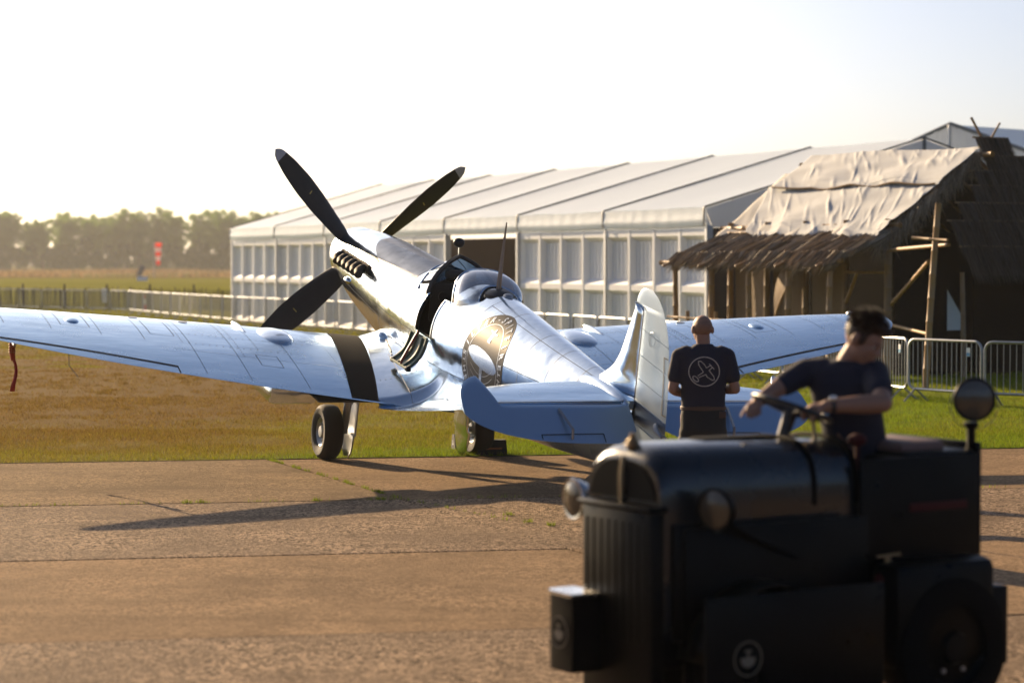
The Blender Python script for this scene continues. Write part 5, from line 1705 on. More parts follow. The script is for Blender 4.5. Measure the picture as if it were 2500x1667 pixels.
def remesh(mb, name, m_, parent, vox, smooth=4, extra=None):
    o = mb.build(name, m_, parent, 'full', clean=False)
    r_ = o.modifiers.new("r", 'REMESH'); r_.mode = 'VOXEL'; r_.voxel_size = vox; r_.use_smooth_shade = True
    if smooth:
        s_ = o.modifiers.new("s", 'SMOOTH'); s_.factor = .5; s_.iterations = smooth
    dg = bpy.context.evaluated_depsgraph_get()
    me = bpy.data.meshes.new_from_object(o.evaluated_get(dg)); old = o.data; o.modifiers.clear(); o.data = me; bpy.data.meshes.remove(old)
    me.materials.clear(); me.materials.append(m_)
    me.polygons.foreach_set('use_smooth', [True] * len(me.polygons))
    return o
def basis(fwd, up=(0, 0, 1)):
    f = Vector(fwd).normalized(); r_ = f.cross(Vector(up)).normalized(); u = r_.cross(f)
    return f, r_, u
def head(mb, c, fwd, up=(0, 0, 1), k=1.0):
    """c: head centre; returns frame; adds skull, jaw, nose, ears"""
    f, r_, u = basis(fwd, up); c = Vector(c)
    Mx = Matrix((r_, f, u)).transposed()
    q = lambda x, y, z: c + (r_ * x + f * y + u * z) * k
    mb.sphere(q(0, -.008, .03), (.074 * k, .096 * k, .085 * k), 20, 14, M=Mx)
    mb.sphere(q(0, .022, -.03), (.062 * k, .072 * k, .075 * k), 18, 12, M=Mx)
    mb.sphere(q(0, .05, -.085), (.034 * k, .032 * k, .026 * k), 14, 10, M=Mx)        # chin
    mb.sphere(q(0, .078, .018), (.055 * k, .016 * k, .012 * k), 14, 8, M=Mx)         # brow
    caps(mb, q(0, .088, .008), q(0, .107, -.022), .008 * k, .013 * k)                # nose
    for s in (-1, 1):
        mb.sphere(q(s * .014, .095, -.026), .009 * k, 8, 6)
        mb.sphere(q(s * .04, .068, -.018), (.02 * k, .016 * k, .016 * k), 10, 8, M=Mx)  # cheek
        mb.sphere(q(s * .082, -.014, -.002), (.013 * k, .021 * k, .034 * k), 12, 10, M=Mx)  # ear
        mb.sphere(q(s * .080, -.006, -.026), (.009 * k, .012 * k, .013 * k), 10, 8, M=Mx)
    mb.sphere(q(0, .086, -.052), (.024 * k, .008 * k, .006 * k), 10, 6, M=Mx)
    mb.sphere(q(0, .082, -.063), (.021 * k, .009 * k, .007 * k), 10, 6, M=Mx)
    return q, Mx, (f, r_, u)
def face_parts(parent, q, Mx, k=1.0):
    for s in (-1, 1):
        mb = MB(); mb.sphere(q(s * .031, .074, .004), 0.0105 * k, 10, 8); e_ = mb.build("eye", M_EYE, parent)
        mb = MB(); mb.sphere(q(s * .031, .083, .004), .006 * k, 8, 6); mb.build("pupil", M_PUP, e_)
        mb = MB(); caps(mb, q(s * .016, .091, .023), q(s * .048, .080, .024), .0045 * k, .003 * k); mb.build("eyebrow", M_HAIR, parent)
    mb = MB(); mb.sphere(q(0, .0935, -.0565), (.022 * k, .005 * k, .0045 * k), 12, 6, M=Mx); mb.build("lips", M_LIP, parent)
def hand(mb, wrist, fwd, palm_n, side, curl, k=1.0):
    """five separate fingers; fwd along the hand, palm_n out of the palm, side +1 thumb to the right of fwd seen with palm_n towards viewer"""
    f = Vector(fwd).normalized(); n = Vector(palm_n); n = (n - f * n.dot(f)).normalized(); s = f.cross(n) * side
    w = Vector(wrist)
    mb_c = lambda x, y, z: w + (s * x + f * y + n * z) * k
    for x in (-.026, -.009, .009, .026): caps(mb, mb_c(x * .7, .01, 0), mb_c(x, .082, 0), .015 * k, .0115 * k, 8)
    caps(mb, mb_c(-.01, .0, 0), mb_c(.0, .07, .0), .022 * k, .02 * k, 8)
    for x, L, sp_a in ((.030, .070, .10), (.010, .080, .02), (-.010, .074, -.05), (-.029, .058, -.12)):
        p = mb_c(x, .085, 0); d = (f + s * sp_a).normalized(); a = 0
        for j, (l, r0, r1) in enumerate(((.46, .0095, .0088), (.31, .0088, .008), (.25, .008, .0066))):
            a += curl * (.75 if j == 0 else 1.0)
            dd = d * math.cos(a) + n * math.sin(a); e = p + dd * L * l * k
            caps(mb, p, e, r0 * k, r1 * k, 8); p = e
    p = mb_c(.026, .018, .008); a = .35
    for l, r0, r1 in ((.036, .0125, .0105), (.030, .0105, .0095), (.024, .0095, .0075)):
        dd = (s * math.cos(a) * .75 + f * (.55 + .35 * a) + n * (.25 + .5 * curl * a)).normalized(); e = p + dd * l * k
        caps(mb, p, e, r0 * k, r1 * k, 8); p = e; a += .45
from mathutils.bvhtree import BVHTree
def drape(objm, P, dirn, off=.004):
    bv = BVHTree.FromPolygons([v.co[:] for v in objm.data.vertices], [tuple(p.vertices) for p in objm.data.polygons]); out_ = []
    for p in P:
        h = bv.ray_cast(Vector(p) - Vector(dirn) * .6, Vector(dirn))
        q_ = h[0] if h[0] is not None else Vector(p)
        out_.append(q_ - Vector(dirn) * off)
    return out_

# standing man, back to the camera
man = empty("person", (1.53, 18.2, 0), 0, "bald man in navy t-shirt with round white aeroplane print, standing by the tail", "person")
mb = MB()
q, Mx, fr_ = head(mb, (-.008, .02, 1.595), (-.28, 1, -.22), (0, 0, 1), 1.02)
limb(mb, [(.0, .0, 1.40), (.0, -.003, 1.47), (-.004, .005, 1.55)], [.055, .056, .058])
# torso core and arms
limb(mb, [(0, 0.01, .95), (0, 0.01, 1.15), (0, .01, 1.36)], [.09, .09, .085])
LA = [(-.19, -.005, 1.385), (-.245, -.03, 1.125), (-.165, .19, 1.075)]
RA = [(.19, -.005, 1.385), (.255, -.03, 1.125), (.135, .20, 1.11)]
for A in (LA, RA):
    limb(mb, [A[0], Vector(A[0]).lerp(Vector(A[1]), .55), A[1]], [.052, .047, .041])
    limb(mb, [A[1], Vector(A[1]).lerp(Vector(A[2]), .4), A[2]], [.041, .043, .029])
hand(mb, LA[2], (.75, .55, -.15), (.6, -.8, .0), 1, .55)
hand(mb, RA[2], (-.8, .5, -.05), (-.55, -.8, .1), -1, .6)
# legs (inside the trousers) and ankles
limb(mb, [(-.10, .0, .9), (-.125, .01, .48), (-.14, -.02, .07)], [.085, .055, .04]); limb(mb, [(.10, .0, .9), (.125, .01, .48), (.14, -.02, .07)], [.085, .055, .04])
body_m = remesh(mb, "body", M_SKIN, man, .0085, 4)
face_parts(man, q, Mx, 1.02)
mb = MB(); f_, r_2, u_ = fr_
mb.sphere(q(0, -.016, .018), (.0775, .096, .078), 22, 16, M=Mx)
scalp = mb.build("stubble_hair", M_STUB, man, 'full')
# keep the stubble as a band round the back of the head
bm = bmesh.new(); bm.from_mesh(scalp.data)
hc = q(0, 0, 0)
kill = [v for v in bm.verts if ((v.co - hc).dot(u_) > .062 or (v.co - hc).dot(u_) < -.052 or (v.co - hc).dot(f_) > .035)]
bmesh.ops.delete(bm, geom=kill, context='VERTS'); bm.to_mesh(scalp.data); bm.free()
mb = MB()
def oval(mb, secs):
    """secs: (z, cx, cy, rx, ry)"""
    G = []
    for z, cx, cy_, rx, ry in secs:
        G.append([(cx + rx * math.copysign(abs(math.cos(t)) ** .8, math.cos(t)), cy_ + ry * math.copysign(abs(math.sin(t)) ** .9, math.sin(t)), z) for t in lin(0, 2 * math.pi, 33)[:-1]])
    mb.grid(G, wrap=True); mb.add(G[0], [tuple(range(32))]); mb.add(G[-1], [tuple(range(32))])
oval(mb, [(.955, 0, 0, .178, .118), (1.02, 0, .0, .176, .118), (1.12, 0, -.005, .180, .118), (1.22, 0, -.01, .182, .118), (1.32, 0, -.012, .19, .12), (1.38, 0, -.012, .182, .108), (1.43, 0, -.01, .15, .085), (1.47, 0, -.008, .085, .068), (1.485, 0, -.006, .07, .063)])
for A, s in ((LA, -1), (RA, 1)):
    e = Vector(A[0]).lerp(Vector(A[1]), .62)
    limb(mb, [(s * .14, -.01, 1.395), A[0], e], [.078, .068, .066])
shirt = remesh(mb, "t_shirt", M_SHIRT, man, .010, 3)
mb = MB()
oval(mb, [(.70, 0, .0, .17, .115), (.80, 0, -.01, .185, .135), (.90, 0, -.005, .182, .13), (.985, 0, 0, .172, .116)])
limb(mb, [(-.09, .0, .78), (-.115, .01, .48), (-.135, -.01, .10)], [.105, .085, .075]); limb(mb, [(.09, .0, .78), (.115, .01, .48), (.135, -.01, .10)], [.105, .085, .075])
for s in (-1, 1): mb.bbox((s * .175, .01, .66), (.05, .16, .17), .02)
trou = remesh(mb, "trousers", M_TROU, man, .011, 3)
mb = MB(); mb.tube([(.174 * math.cos(t), .119 * math.sin(t), .972) for t in lin(0, 2 * math.pi, 25)], .013, 6, flat=1.6); mb.build("belt", M_BELT, man)
mb = MB(); mb.bbox((.145, -.124, .925), (.055, .012, .05), .004); mb.build("leather_patch", M_BELT, man)
for s in (-1, 1):
    mb = MB(); mb.sphere((s * .145, .05, .045), (.05, .14, .05), 16, 10); mb.box((s * .145, .05, .012), (.09, .26, .024)); mb.build("boot", M_BLACK, man)
M_PRINTW = mat('white_shirt_print', (.62, .58, .52), .85, 0, noise=(60, .6, (.35, .33, .3)))
cxp, czp, rp = -.002, 1.268, .122
def pr(pts, name, closed=False, w=.012, parent=None):
    pts = [Vector((cxp + a * rp, 0, czp + b * rp)) for a, b in pts]
    fine = []
    n_ = len(pts)
    for i in range(n_ if closed else n_ - 1):
        for t in lin(0, 1, 6)[:-1]: fine.append(pts[i].lerp(pts[(i + 1) % n_], t))
    fine.append(pts[0] if closed else pts[-1])
    D = drape(shirt, fine, (0, 1, 0), .002)
    mb = MB(); mb.tube(D, w / 2, 6, flat=.5); return mb.build(name, M_PRINTW, parent or shirt)
circ = pr([(math.cos(t), .95 * math.sin(t)) for t in lin(0, 2 * math.pi, 40)[:-1]], "print_circle", True, .014)
pr([(-.06, -.03), (-.36, .44), (-.39, .68), (-.22, .68), (0, .47), (.14, .24)], "print_wing")
pr([(.31, .09), (.64, -.35), (.66, -.53), (.52, -.56), (.19, -.35), (.10, -.18)], "print_wing")
pr([(.14, .24), (.43, .44)], "print_nose"); pr([(.31, .09), (.55, .3)], "print_nose"); pr([(.31, .51), (.64, .16)], "print_propeller")
pr([(-.06, -.03), (-.42, -.26)], "print_tail_boom"); pr([(.10, -.18), (-.36, -.38)], "print_tail_boom")
pr([(-.56 + .23 * math.cos(t) * .71 + .12 * math.sin(t) * .71, -.47 - .23 * math.cos(t) * .71 + .12 * math.sin(t) * .71) for t in lin(0, 2 * math.pi, 18)[:-1]], "print_tail", True)

# ------------------------------------------------------------------ tug
M_TUG = mat('black_green_gloss_paint', (.0018, .002, .002), .34, 0, spec=.10, coat=.0, noise=(5, .4, (.006, .006, .006)), rvar=(6, .26, .45), bump=(18, .06, .004))
M_TUGM = mat('matt_black_grille', (.002, .002, .002), .7, spec=.08)
M_CHROME = mat('worn_chrome', (.55, .54, .52), .16, 1.0, rvar=(12, .08, .3))
M_BRASS = mat('tarnished_brass', (.26, .20, .12), .42, 1.0)
M_LENS = mat('lamp_lens', (.08, .065, .045), .12, .2, coat=.3, bump=(30, .3, .01))
M_REDL = mat('red_leatherette', (.055, .010, .010), .7, spec=.2)
M_TAN = mat('worn_brown_cushion', (.14, .085, .07), .6)
M_GOLD = mat('faded_gold_transfer', (.16, .13, .09), .6)
TA = R(32)
tug = bpy.data.objects.new("aircraft_tug", None); COL.objects.link(tug)
tug.location = (.504, 10.254, 0); tug.rotation_euler = (0, 0, math.pi + TA)      # local x forward, y to its left (towards the camera)
tag(tug, "old black aircraft tug with rounded bonnet and round headlamps, filling the near corner", "tug")
HW_ = .30
def arch_sec(x, hw, zs_, zt, n=24):
    P = [(x, hw, .46)]
    for i in range(n + 1):
        t = math.pi * i / n; P.append((x, hw * math.copysign(abs(math.cos(t)) ** .62, math.cos(t)), zs_ + (zt - zs_) * math.sin(t) ** .62))
    P.append((x, -hw, .46)); return P
mb = MB(); G = [arch_sec(x, HW_ - .012 * max(0, x + .03) / .03, 1.02, zt) for x, zt in ((.0, 1.255), (-.02, 1.285), (-.06, 1.308), (-.12, 1.318), (-.4, 1.32), (-.8, 1.312), (-1.12, 1.30))]
mb.grid(G); mb.add(G[0], [tuple(range(len(G[0])))])
M_TUGB = mat('bonnet_sheen_paint', (.003, .006, .009), .28, 0, spec=.4, coat=.5, rvar=(5, .2, .36), bump=(9, .06, .006))  # blue sky sheen tinted into the bonnet's base colour
bon = mb.build("bonnet", M_TUGB, tug, 35)
for x in (-.86, -1.11):
    mb = MB(); A = arch_sec(x, HW_ + .004, 1.02, 1.312 + .004); mb.tube(A[1:-1], .012, 6); mb.build("bonnet_strap", M_TUGM, bon)
# two upper grille openings on the arch face with a centre bar
for s in (-1, 1):
    mb = MB(); P = []
    y0, y1 = .03, .25
    for i in range(9):
        t = math.pi / 2 * i / 8; P.append((s * (y0 + (y1 - y0) * math.sin(t)), 1.075 + .175 * math.cos(t)))
    P.append((s * y0, 1.075)); mb.prism(P, (.006, 0, 0), (0, 1, 0), (0, 0, 1), .008); mb.build("upper_grille", M_TUGM, bon, False)
mb = MB(); mb.tube([(.012, 0, 1.06), (.014, 0, 1.18), (.002, 0, 1.262)], .011, 8); mb.build("centre_bar", M_BRASS, bon)
mb = MB(); mb.lathe([(.035, 0), (.038, .012), (.028, .02), (.03, .03), (.014, .045), (.018, .06), (.0, .07)], (-.05, 0, 1.30), (0, 0, 1), 14); cap2 = mb.build("radiator_cap", M_BRASS, bon)
mb = MB(); mb.bbox((-.62, 0, 1.322), (.42, .12, .012), .005); mb.build("bonnet_hatch", M_TUGM, bon)
# lower radiator guard
mb = MB(); mb.bbox((.025, .03, .61), (.08, .55, .90), .02); gr = mb.build("radiator_guard", M_TUG, tug)
mb = MB(); mb.bbox((.03, .03, 1.045), (.11, .57, .03), .012); mb.build("guard_ledge", M_TUG, gr)
for k in range(9):
    mb = MB(); mb.tube([(.065, -.20 + .0575 * k, .45), (.065, -.20 + .0575 * k, .98)], .005, 6); mb.build("guard_bar", M_TUG, gr)
# headlamps
def lamp(name, c, fwd, r_, parent, ring=M_CHROME):
    f = Vector(fwd).normalized(); c = Vector(c)
    mb = MB(); mb.lathe([(.0, -.8 * r_), (.45 * r_, -.72 * r_), (.8 * r_, -.4 * r_), (.97 * r_, -.0), (r_, .22 * r_)], c, f, 26); b_ = mb.build(name, ring, parent)
    mb = MB(); mb.lathe([(r_ * .97, .2 * r_), (1.06 * r_, .26 * r_), (1.03 * r_, .36 * r_), (.92 * r_, .34 * r_)], c, f, 26); mb.build("rim", ring, b_)
    mb = MB(); mb.lathe([(.93 * r_, .3 * r_), (.6 * r_, .40 * r_), (.3 * r_, .45 * r_), (.0, .46 * r_)], c, f, 26); mb.build("lens", M_LENS, b_)
    return b_
l1 = lamp("headlamp", (-.02, -.40, 1.035), (1, -.05, -.02), .092, tug)
l2 = lamp("headlamp", (-.21, .43, 1.05), (1, .25, -.02), .092, tug, M_TUG)
for y0, y1, x in ((-.30, -.38, -.02), (.30, .41, -.21)):
    mb = MB(); mb.tube([(x, y0, .98), (x, y1, .99), (x, y1, 1.02)], .018, 6); mb.build("lamp_bracket", M_TUG, tug)
mb = MB(); mb.tube([(-.24, .43, 1.0), (-.45, .36, .90), (-.75, .33, .78), (-1.05, .32, .62)], .016, 8); mb.build("lamp_cable", M_TUGM, tug)
# side panels, chassis, rear body
for s in (-1, 1):
    mb = MB(); mb.bbox((-.52, s * .315, .72), (.95, .02, .52), .008); sp2 = mb.build("side_panel", M_TUG, tug)
    for k in range(7):
        mb = MB(); mb.bbox((-.20 - .10 * k, s * .328, .72), (.035, .010, .34), .004); mb.build("louvre", M_TUG, sp2)
mb = MB(); mb.bbox((-.98, 0, .40), (2.05, .56, .14), .02); mb.build("chassis", M_TUGM, tug)
mb = MB(); mb.bbox((-1.25, 0, .62), (.60, .62, .42), .03); mb.build("footwell", M_TUG, tug)
mb = MB(); mb.bbox((-1.62, 0, .85), (.46, .66, .78), .03); rb = mb.build("rear_body", M_TUG, tug)
mb = MB(); mb.bbox((-1.55, .03, 1.25), (.28, .50, .07), .03); mb.build("seat_cushion", M_TAN, tug)
mb = MB(); mb.bbox((-1.60, .0, 1.15), (.50, .66, .14), .03); mb.build("seat_base", M_TUG, tug)
mb = MB(); mb.sphere((-1.20, .20, 1.30), (.05, .045, .03), 14, 10); mb.tube([(-1.2, .2, 1.15), (-1.2, .2, 1.28)], .012, 6); mb.build("red_knob", M_REDL, tug)
mb = MB(); mb.bbox((-1.58, .348, .98), (.36, .012, .04), .004); mb.build("red_stripe", M_REDL, rb)
for z in (.62, .57):
    mb = MB(); mb.box((-1.74, .347, z), (.16 - .04 * (z > .6), .006, .014)); mb.build("gold_line", M_GOLD, rb)
for s in (-1, 1):
    mb = MB(); mb.bbox((-1.47, s * .335, .80), (.74, .02, .84), .008); mb.build("side_plate", M_TUG, tug)
    mb = MB(); mb.bbox((-.62, s * .338, .60), (1.06, .018, .72), .006); mb.build("engine_cover", M_TUG, tug)
    mb = MB(); mb.bbox((-1.46, s * .45, .50), (.62, .20, .50), .05); mb.build("rear_wing", M_TUG, tug)
mb = MB(); mb.bbox((-1.86, .0, .78), (.03, .66, .98), .01); mb.build("back_plate", M_TUG, tug)
mb = MB(); mb.bbox((-1.865, .04, .40), (.13, .84, .38), .012); mb.build("rear_bumper", M_TUG, tug)
# front weight box with polished top and roundel
mb = MB()
poly = [(.06, -.31), (.18, -.31), (.21, -.285), (.225, -.24), (.225, -.08), (.06, -.08)]
mb.prism(poly, (0, 0, .455), (1, 0, 0), (0, 1, 0), .34); fb = mb.build("front_bumper", M_TUG, tug, 30)
mb = MB(); mb.prism([(a * 1.0 + (.006 if a > .1 else 0), b - (.006 if b < -.1 else 0)) for a, b in poly], (0, 0, .634), (1, 0, 0), (0, 1, 0), .016); mb.build("bumper_top", M_CHROME, fb, 30)
def roundel(c, nrm, r_, parent):
    n = Vector(nrm).normalized(); c = Vector(c); u = Vector((0, 0, 1)); s = u.cross(n).normalized()
    mb = MB(); mb.lathe([(r_ * .93, 0), (r_, 0), (r_, .003), (r_ * .93, .003)], c, n, 32, close=True); b_ = mb.build("roundel_ring", M_GOLD, parent)
    def pl(pts, nm, o=.0):
        mb_ = MB(); mb_.prism(pts, c + n * (.002 + o), s * r_, u * r_, .003); mb_.build(nm, M_GOLD, b_, False)
    pl([(-.52, .05), (-.48, -.22), (-.3, -.42), (0, -.52), (.3, -.42), (.48, -.22), (.52, .05), (.1, .1), (-.1, .1)], "roundel_wing")
    pl([(-.06, .12), (.06, .12), (.05, .42), (-.05, .42)], "roundel_tail", .001)
    pl([(-.26, .38), (.26, .38), (.2, .5), (-.2, .5)], "roundel_tailplane", .002)
roundel((.2265, -.185, .46), (1, 0, 0), .072, fb)
# wheels
def wheel(c, r_, w, name):
    mb = MB(); mb.lathe([(r_ * .55, -w * .5), (r_ * .8, -w * .55), (r_ * .95, -w * .45), (r_, -w * .25), (r_, w * .25), (r_ * .95, w * .45), (r_ * .8, w * .55), (r_ * .55, w * .5)], c, (0, 1, 0), 36)
    o = mb.build(name, M_TUGM, tug)
    mb = MB(); mb.lathe([(r_ * .56, w * .42), (r_ * .5, w * .3), (r_ * .25, w * .35), (r_ * .2, w * .5), (0, w * .52)], c, (0, 1, 0), 24); mb.lathe([(r_ * .56, -w * .42), (r_ * .5, -w * .3), (0, -w * .35)], c, (0, 1, 0), 24); mb.build("wheel_disc", M_TUG, o)
    for k in range(6):
        a = k * math.pi / 3; mb = MB(); mb.lathe([(.012, 0), (.012, .012), (0, .012)], (c[0] + r_ * .36 * math.cos(a), c[1] + w * .33, c[2] + r_ * .36 * math.sin(a)), (0, 1, 0), 6); mb.build("wheel_nut", M_STEEL, o)
for s in (-1, 1):
    wheel((-.46, s * .42, .33), .33, .20, "front_wheel"); wheel((-1.50, s * .47, .34), .34, .20, "rear_wheel")
mb = MB(); G = []
for t in lin(R(8), R(172), 16): G.append([(-.46 + .385 * math.cos(t), y, .33 + .385 * math.sin(t)) for y in (.30, .44, .54)])
mb.grid(G); o_ = mb.build("front_mudguard", M_TUG, tug, 40); so_ = o_.modifiers.new("t", 'SOLIDIFY'); so_.thickness = .012
mb = MB(); mb.bbox((-.56, .545, .40), (1.02, .014, .56), .006); sk = mb.build("wheel_skirt", M_TUG, tug)
roundel((-.28, .553, .40), (0, 1, 0), .078, sk)
# steering
SWC = Vector((-.97, 0, 1.445)); SN = Vector((-.34, 0.10, 1)).normalized()
mb = MB(); U_ = SN.orthogonal().normalized(); W2 = SN.cross(U_)
mb.tube([SWC + (U_ * math.cos(t) + W2 * math.sin(t)) * .19 for t in lin(0, 2 * math.pi, 41)], .0135, 8, caps=False); sw = mb.build("steering_wheel", M_BLACK_SATIN, tug)
for k in range(3):
    t = k * 2 * math.pi / 3 + .4; mb = MB(); mb.tube([SWC - SN * .03, SWC + (U_ * math.cos(t) + W2 * math.sin(t)) * .19], .010, 6); mb.build("spoke", M_BLACK_SATIN, sw)
mb = MB(); mb.tube([SWC - SN * .01, SWC - SN * .35, (-.80, 0, .9)], [.035, .02, .02], 10); mb.build("steering_column", M_BLACK_SATIN, sw)
mb = MB(); mb.tube([(-1.06, .06, 1.30), (-1.05, .05, 1.43)], .010, 6); mb.sphere((-1.05, .05, 1.44), .018, 8, 6); mb.build("throttle_lever", M_BRASS, tug)
mb = MB(); mb.sphere((-1.22, -.05, 1.40), (.022, .03, .02), 10, 8); mb.tube([(-1.22, -.05, 1.28), (-1.22, -.05, 1.39)], .008, 6); mb.build("gear_lever", M_CHROME, tug)
# spot lamp on a post at the back
mb = MB(); mb.tube([(-1.85, .28, 1.2), (-1.85, .28, 1.355)], .022, 8); mb.bbox((-1.85, .28, 1.35), (.06, .05, .03), .008); sl = mb.build("spot_lamp_post", M_TUG, tug)
b_ = lamp("spot_lamp", (-1.86, .28, 1.475), (.45, .88, 0), .102, tug, M_TUG)
mb = MB(); mb.lathe([(.118, -.004), (.122, 0), (.118, .004)], (-1.86, .29, 1.45), (.45, .88, 0), 28); mb.build("lamp_yoke", M_STEEL, sl)
# fire extinguisher clipped to the side
mb = MB(); ext = empty("fire_extinguisher", tuple(tug.matrix_basis @ Vector((-1.20, .42, .40))), 0, "dull red fire extinguisher with brass valve strapped to the tug's side", "extinguisher")
mb.lathe([(0, 0), (.055, 0), (.062, .015), (.062, .27), (.045, .31), (.02, .33), (0, .33)], (0, 0, 0), (0, 0, 1), 18); mb.build("cylinder", M_REDL, ext)
mb = MB(); mb.tube([(0, 0, .33), (0, 0, .37)], .016, 8); mb.tube([(-.05, 0, .37), (.06, 0, .385)], .008, 6); mb.build("valve", M_BRASS, ext)

# ------------------------------------------------------------------ tug driver
drv = empty("person", (1.62, 10.95, 0), 0, "young dark-haired tug driver in navy t-shirt, turning his head while steering", "person")
O = Vector((1.62, 10.95, 0))
def P3(x, y, z): return Vector((x, y, z)) - O
mb = MB()
fd = (.80, -.50, -.46)
q, Mx, fr_ = head(mb, P3(1.685, 10.93, 1.755), fd, (.30, 0, 1), 1.0)
limb(mb, [P3(1.60, 10.985, 1.60), P3(1.625, 10.97, 1.66), P3(1.66, 10.95, 1.72)], [.058, .058, .058])
limb(mb, [P3(1.68, 11.05, 1.0), P3(1.63, 11.0, 1.25), P3(1.57, 10.985, 1.50)], [.10, .09, .085])
DR = [P3(1.36, 11.0, 1.60), P3(1.255, 10.80, 1.505), P3(1.19, 10.845, 1.462)]
wr_R = P3(1.205, 10.90, 1.462)
DR = [P3(1.36, 11.02, 1.595), P3(1.25, 10.78, 1.515), P3(1.185, 10.875, 1.475)]
el_R = P3(1.262, 10.83, 1.54); 
DR = [P3(1.425, 11.02, 1.605), P3(1.275, 10.94, 1.53), P3(1.172, 10.86, 1.47)]
DL_ = [P3(1.74, 10.92, 1.60), P3(1.74, 10.66, 1.475), P3(1.475, 10.64, 1.465)]
limb(mb, [DR[0], DR[1], DR[2]], [.056, .045, .031])
limb(mb, [DL_[0], DL_[0].lerp(DL_[1], .5), DL_[1]], [.056, .052, .046]); limb(mb, [DL_[1], DL_[1].lerp(DL_[2], .35), DL_[2]], [.046, .046, .031])
hand(mb, DR[2], (-.25, -.80, -.10), (.15, .05, -1), -1, .72)
hand(mb, DL_[2], (-.9, .25, -.10), (.05, .15, -1), 1, .75)
limb(mb, [P3(1.66, 10.98, 1.0), P3(1.30, 10.70, .98), P3(1.22, 10.66, .62)], [.10, .07, .055]); limb(mb, [P3(1.72, 11.1, 1.0), P3(1.32, 10.98, .98), P3(1.22, 10.92, .62)], [.10, .07, .055])
remesh(mb, "body", M_SKIN, drv, .0075, 3)
face_parts(drv, q, Mx, 1.0)
# hair: tufts over the skull
mb = MB(); k_ = 1.03
mb.sphere(q(0, -.020, .046), (.079 * k_, .092 * k_, .080 * k_), 20, 14, M=Mx)
mb.sphere(q(0, .038, .082), (.064 * k_, .05 * k_, .034 * k_), 16, 10, M=Mx)
rh = random.Random(3)
for _ in range(260):
    th, ph_ = rh.uniform(0, 2 * math.pi), rh.uniform(0, 1.35)
    x, y, z = math.sin(ph_) * math.cos(th), math.sin(ph_) * math.sin(th), math.cos(ph_)
    if y > .55 and z < .55: continue
    a = q(x * .078, -.018 + y * .09, .048 + z * .076); L = rh.uniform(.015, .045)
    b = q(x * .078 + x * L * .6 + rh.uniform(-.01, .01), -.018 + y * .09 + .6 * L * (.6 + y), .048 + z * .076 + L * (.5 * z + .25))
    caps(mb, a, b, .010, .003, 6)
for k in range(22):
    x = rh.uniform(-.06, .06); a = q(x, .06, .10); b = q(x * 1.1 + rh.uniform(-.015, .015), .098 + rh.uniform(-.012, .014), .085 + rh.uniform(-.02, .025)); caps(mb, a, b, .011, .004, 6)
for s in (-1, 1):
    mb.sphere(q(s * .072, .02, .012), (.012, .018, .03), 10, 8, M=Mx)
hair = remesh(mb, "hair", M_HAIR, drv, .0045, 1)
mb = MB()
for _ in range(1500):
    th, ph_ = rh.uniform(0, 2 * math.pi), rh.uniform(0, 1.6)
    x, y, z = math.sin(ph_) * math.cos(th), math.sin(ph_) * math.sin(th), math.cos(ph_)
    if y > .6 and z < .45: continue
    a = q(x * .080, -.018 + y * .092, .05 + z * .080); L = rh.uniform(.025, .062) * (1 if z > .2 else .4)
    b = a + (q(x + .25 * rh.gauss(0, 1), y * .8 + .45 + .25 * rh.gauss(0, 1), z * .9 + .2 + .2 * rh.gauss(0, 1)) - q(0, 0, 0)).normalized() * L
    sd = (b - a).cross(Vector((rh.gauss(0, 1), rh.gauss(0, 1), rh.gauss(0, 1))))  .normalized() * .0045
    mb.add([a - sd, a + sd, b], [(0, 1, 2)])
mb.build("hair_strands", M_HAIR, hair, False, clean=False)["kind"] = "stuff"
mb = MB()
def ring_sec(c, ax, ay, rx, ry, n=30):
    ax = Vector(ax).normalized(); ay = Vector(ay).normalized()
    return [Vector(c) + ax * rx * math.copysign(abs(math.cos(t)) ** .85, math.cos(t)) + ay * ry * math.sin(t) for t in lin(0, 2 * math.pi, n + 1)[:-1]]
ax_ = (.93, -.28, -.03); ay_ = (.28, .93, 0)
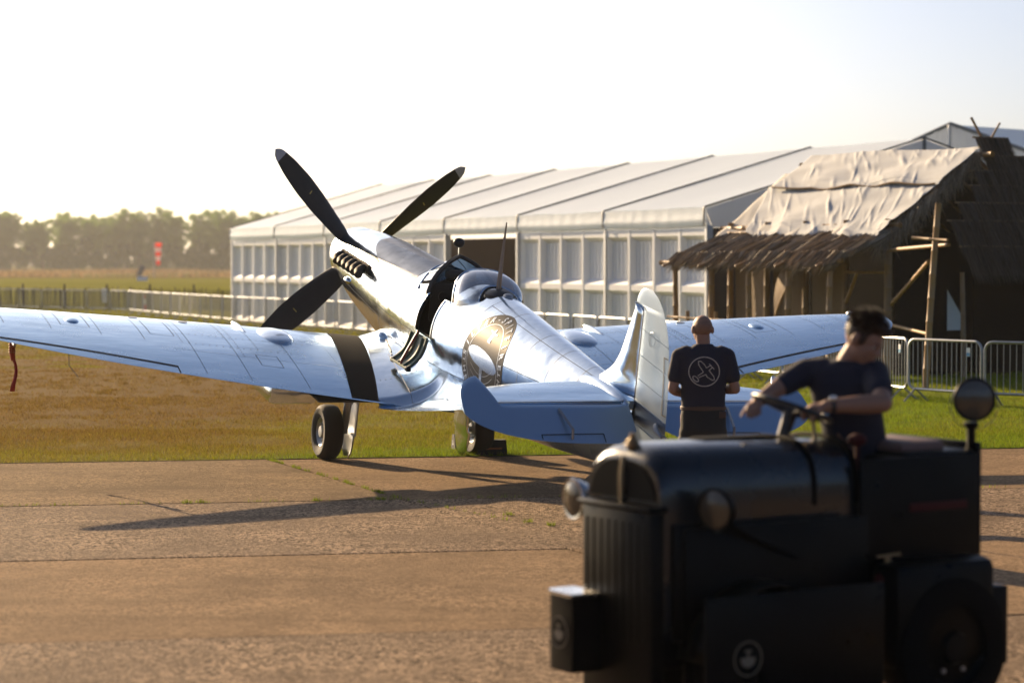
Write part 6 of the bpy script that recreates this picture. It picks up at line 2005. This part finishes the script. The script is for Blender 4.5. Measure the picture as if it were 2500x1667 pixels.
SE = [(P3(1.70, 11.05, 1.02), .155, .12), (P3(1.68, 11.03, 1.18), .15, .115), (P3(1.65, 11.0, 1.34), .155, .112), (P3(1.61, 10.975, 1.48), .168, .114), (P3(1.595, 10.97, 1.56), .162, .105), (P3(1.575, 10.975, 1.615), .15, .09), (P3(1.60, 10.975, 1.65), .09, .072), (P3(1.612, 10.97, 1.665), .072, .066)]
G = [ring_sec(c, ax_, ay_, a, b) for c, a, b in SE]
mb.grid(G, wrap=True); mb.add(G[0], [tuple(range(30))]); mb.add(G[-1], [tuple(range(30))])
limb(mb, [P3(1.50, 11.0, 1.60), DR[0], DR[0].lerp(DR[1], .72)], [.08, .068, .060])
limb(mb, [P3(1.68, 10.95, 1.60), DL_[0], DL_[0].lerp(DL_[1], .60)], [.085, .074, .069])
remesh(mb, "t_shirt", M_SHIRT, drv, .010, 3)
mb = MB(); limb(mb, [P3(1.70, 10.98, 1.0), P3(1.30, 10.70, .98), P3(1.22, 10.66, .66)], [.125, .095, .08]); limb(mb, [P3(1.74, 11.1, 1.0), P3(1.32, 10.98, .98), P3(1.22, 10.92, .66)], [.125, .095, .08])
remesh(mb, "trousers", M_TROU, drv, .012, 2)
wdir = (DL_[2] - DL_[1]).normalized(); wp = DL_[1].lerp(DL_[2], .90)
mb = MB(); mb.lathe([(.034, -.011), (.0365, -.009), (.0365, .009), (.034, .011)], wp, wdir, 20, close=True); wt = mb.build("watch_strap", M_BLACK_SATIN, drv)
mb = MB(); mb.lathe([(.0, .012), (.019, .012), (.021, .006), (.021, 0)], wp + Vector((0, -.012, .030)), Vector((0, -.4, 1)), 18); mb.build("watch_case", M_CHROME, wt)

# ------------------------------------------------------------------ evening haze
mb = MB(); mb.box((0, 500, 14.0), (3600, 1900, 30.2)); hz = mb.build("haze", [], smooth=False)
hm = bpy.data.materials.new("haze"); hm.use_nodes = True; hn = hm.node_tree; hn.nodes.remove(hn.nodes["Principled BSDF"])
pv = hn.nodes.new('ShaderNodeVolumePrincipled'); pv.inputs['Color'].default_value = (.93, .95, .97, 1); pv.inputs['Density'].default_value = .00016; pv.inputs['Anisotropy'].default_value = .45
hn.links.new(pv.outputs[0], hn.nodes['Material Output'].inputs['Volume'])
hz.data.materials.append(hm); tag(hz, "thin warm evening haze over the whole airfield", "haze", kind="stuff")
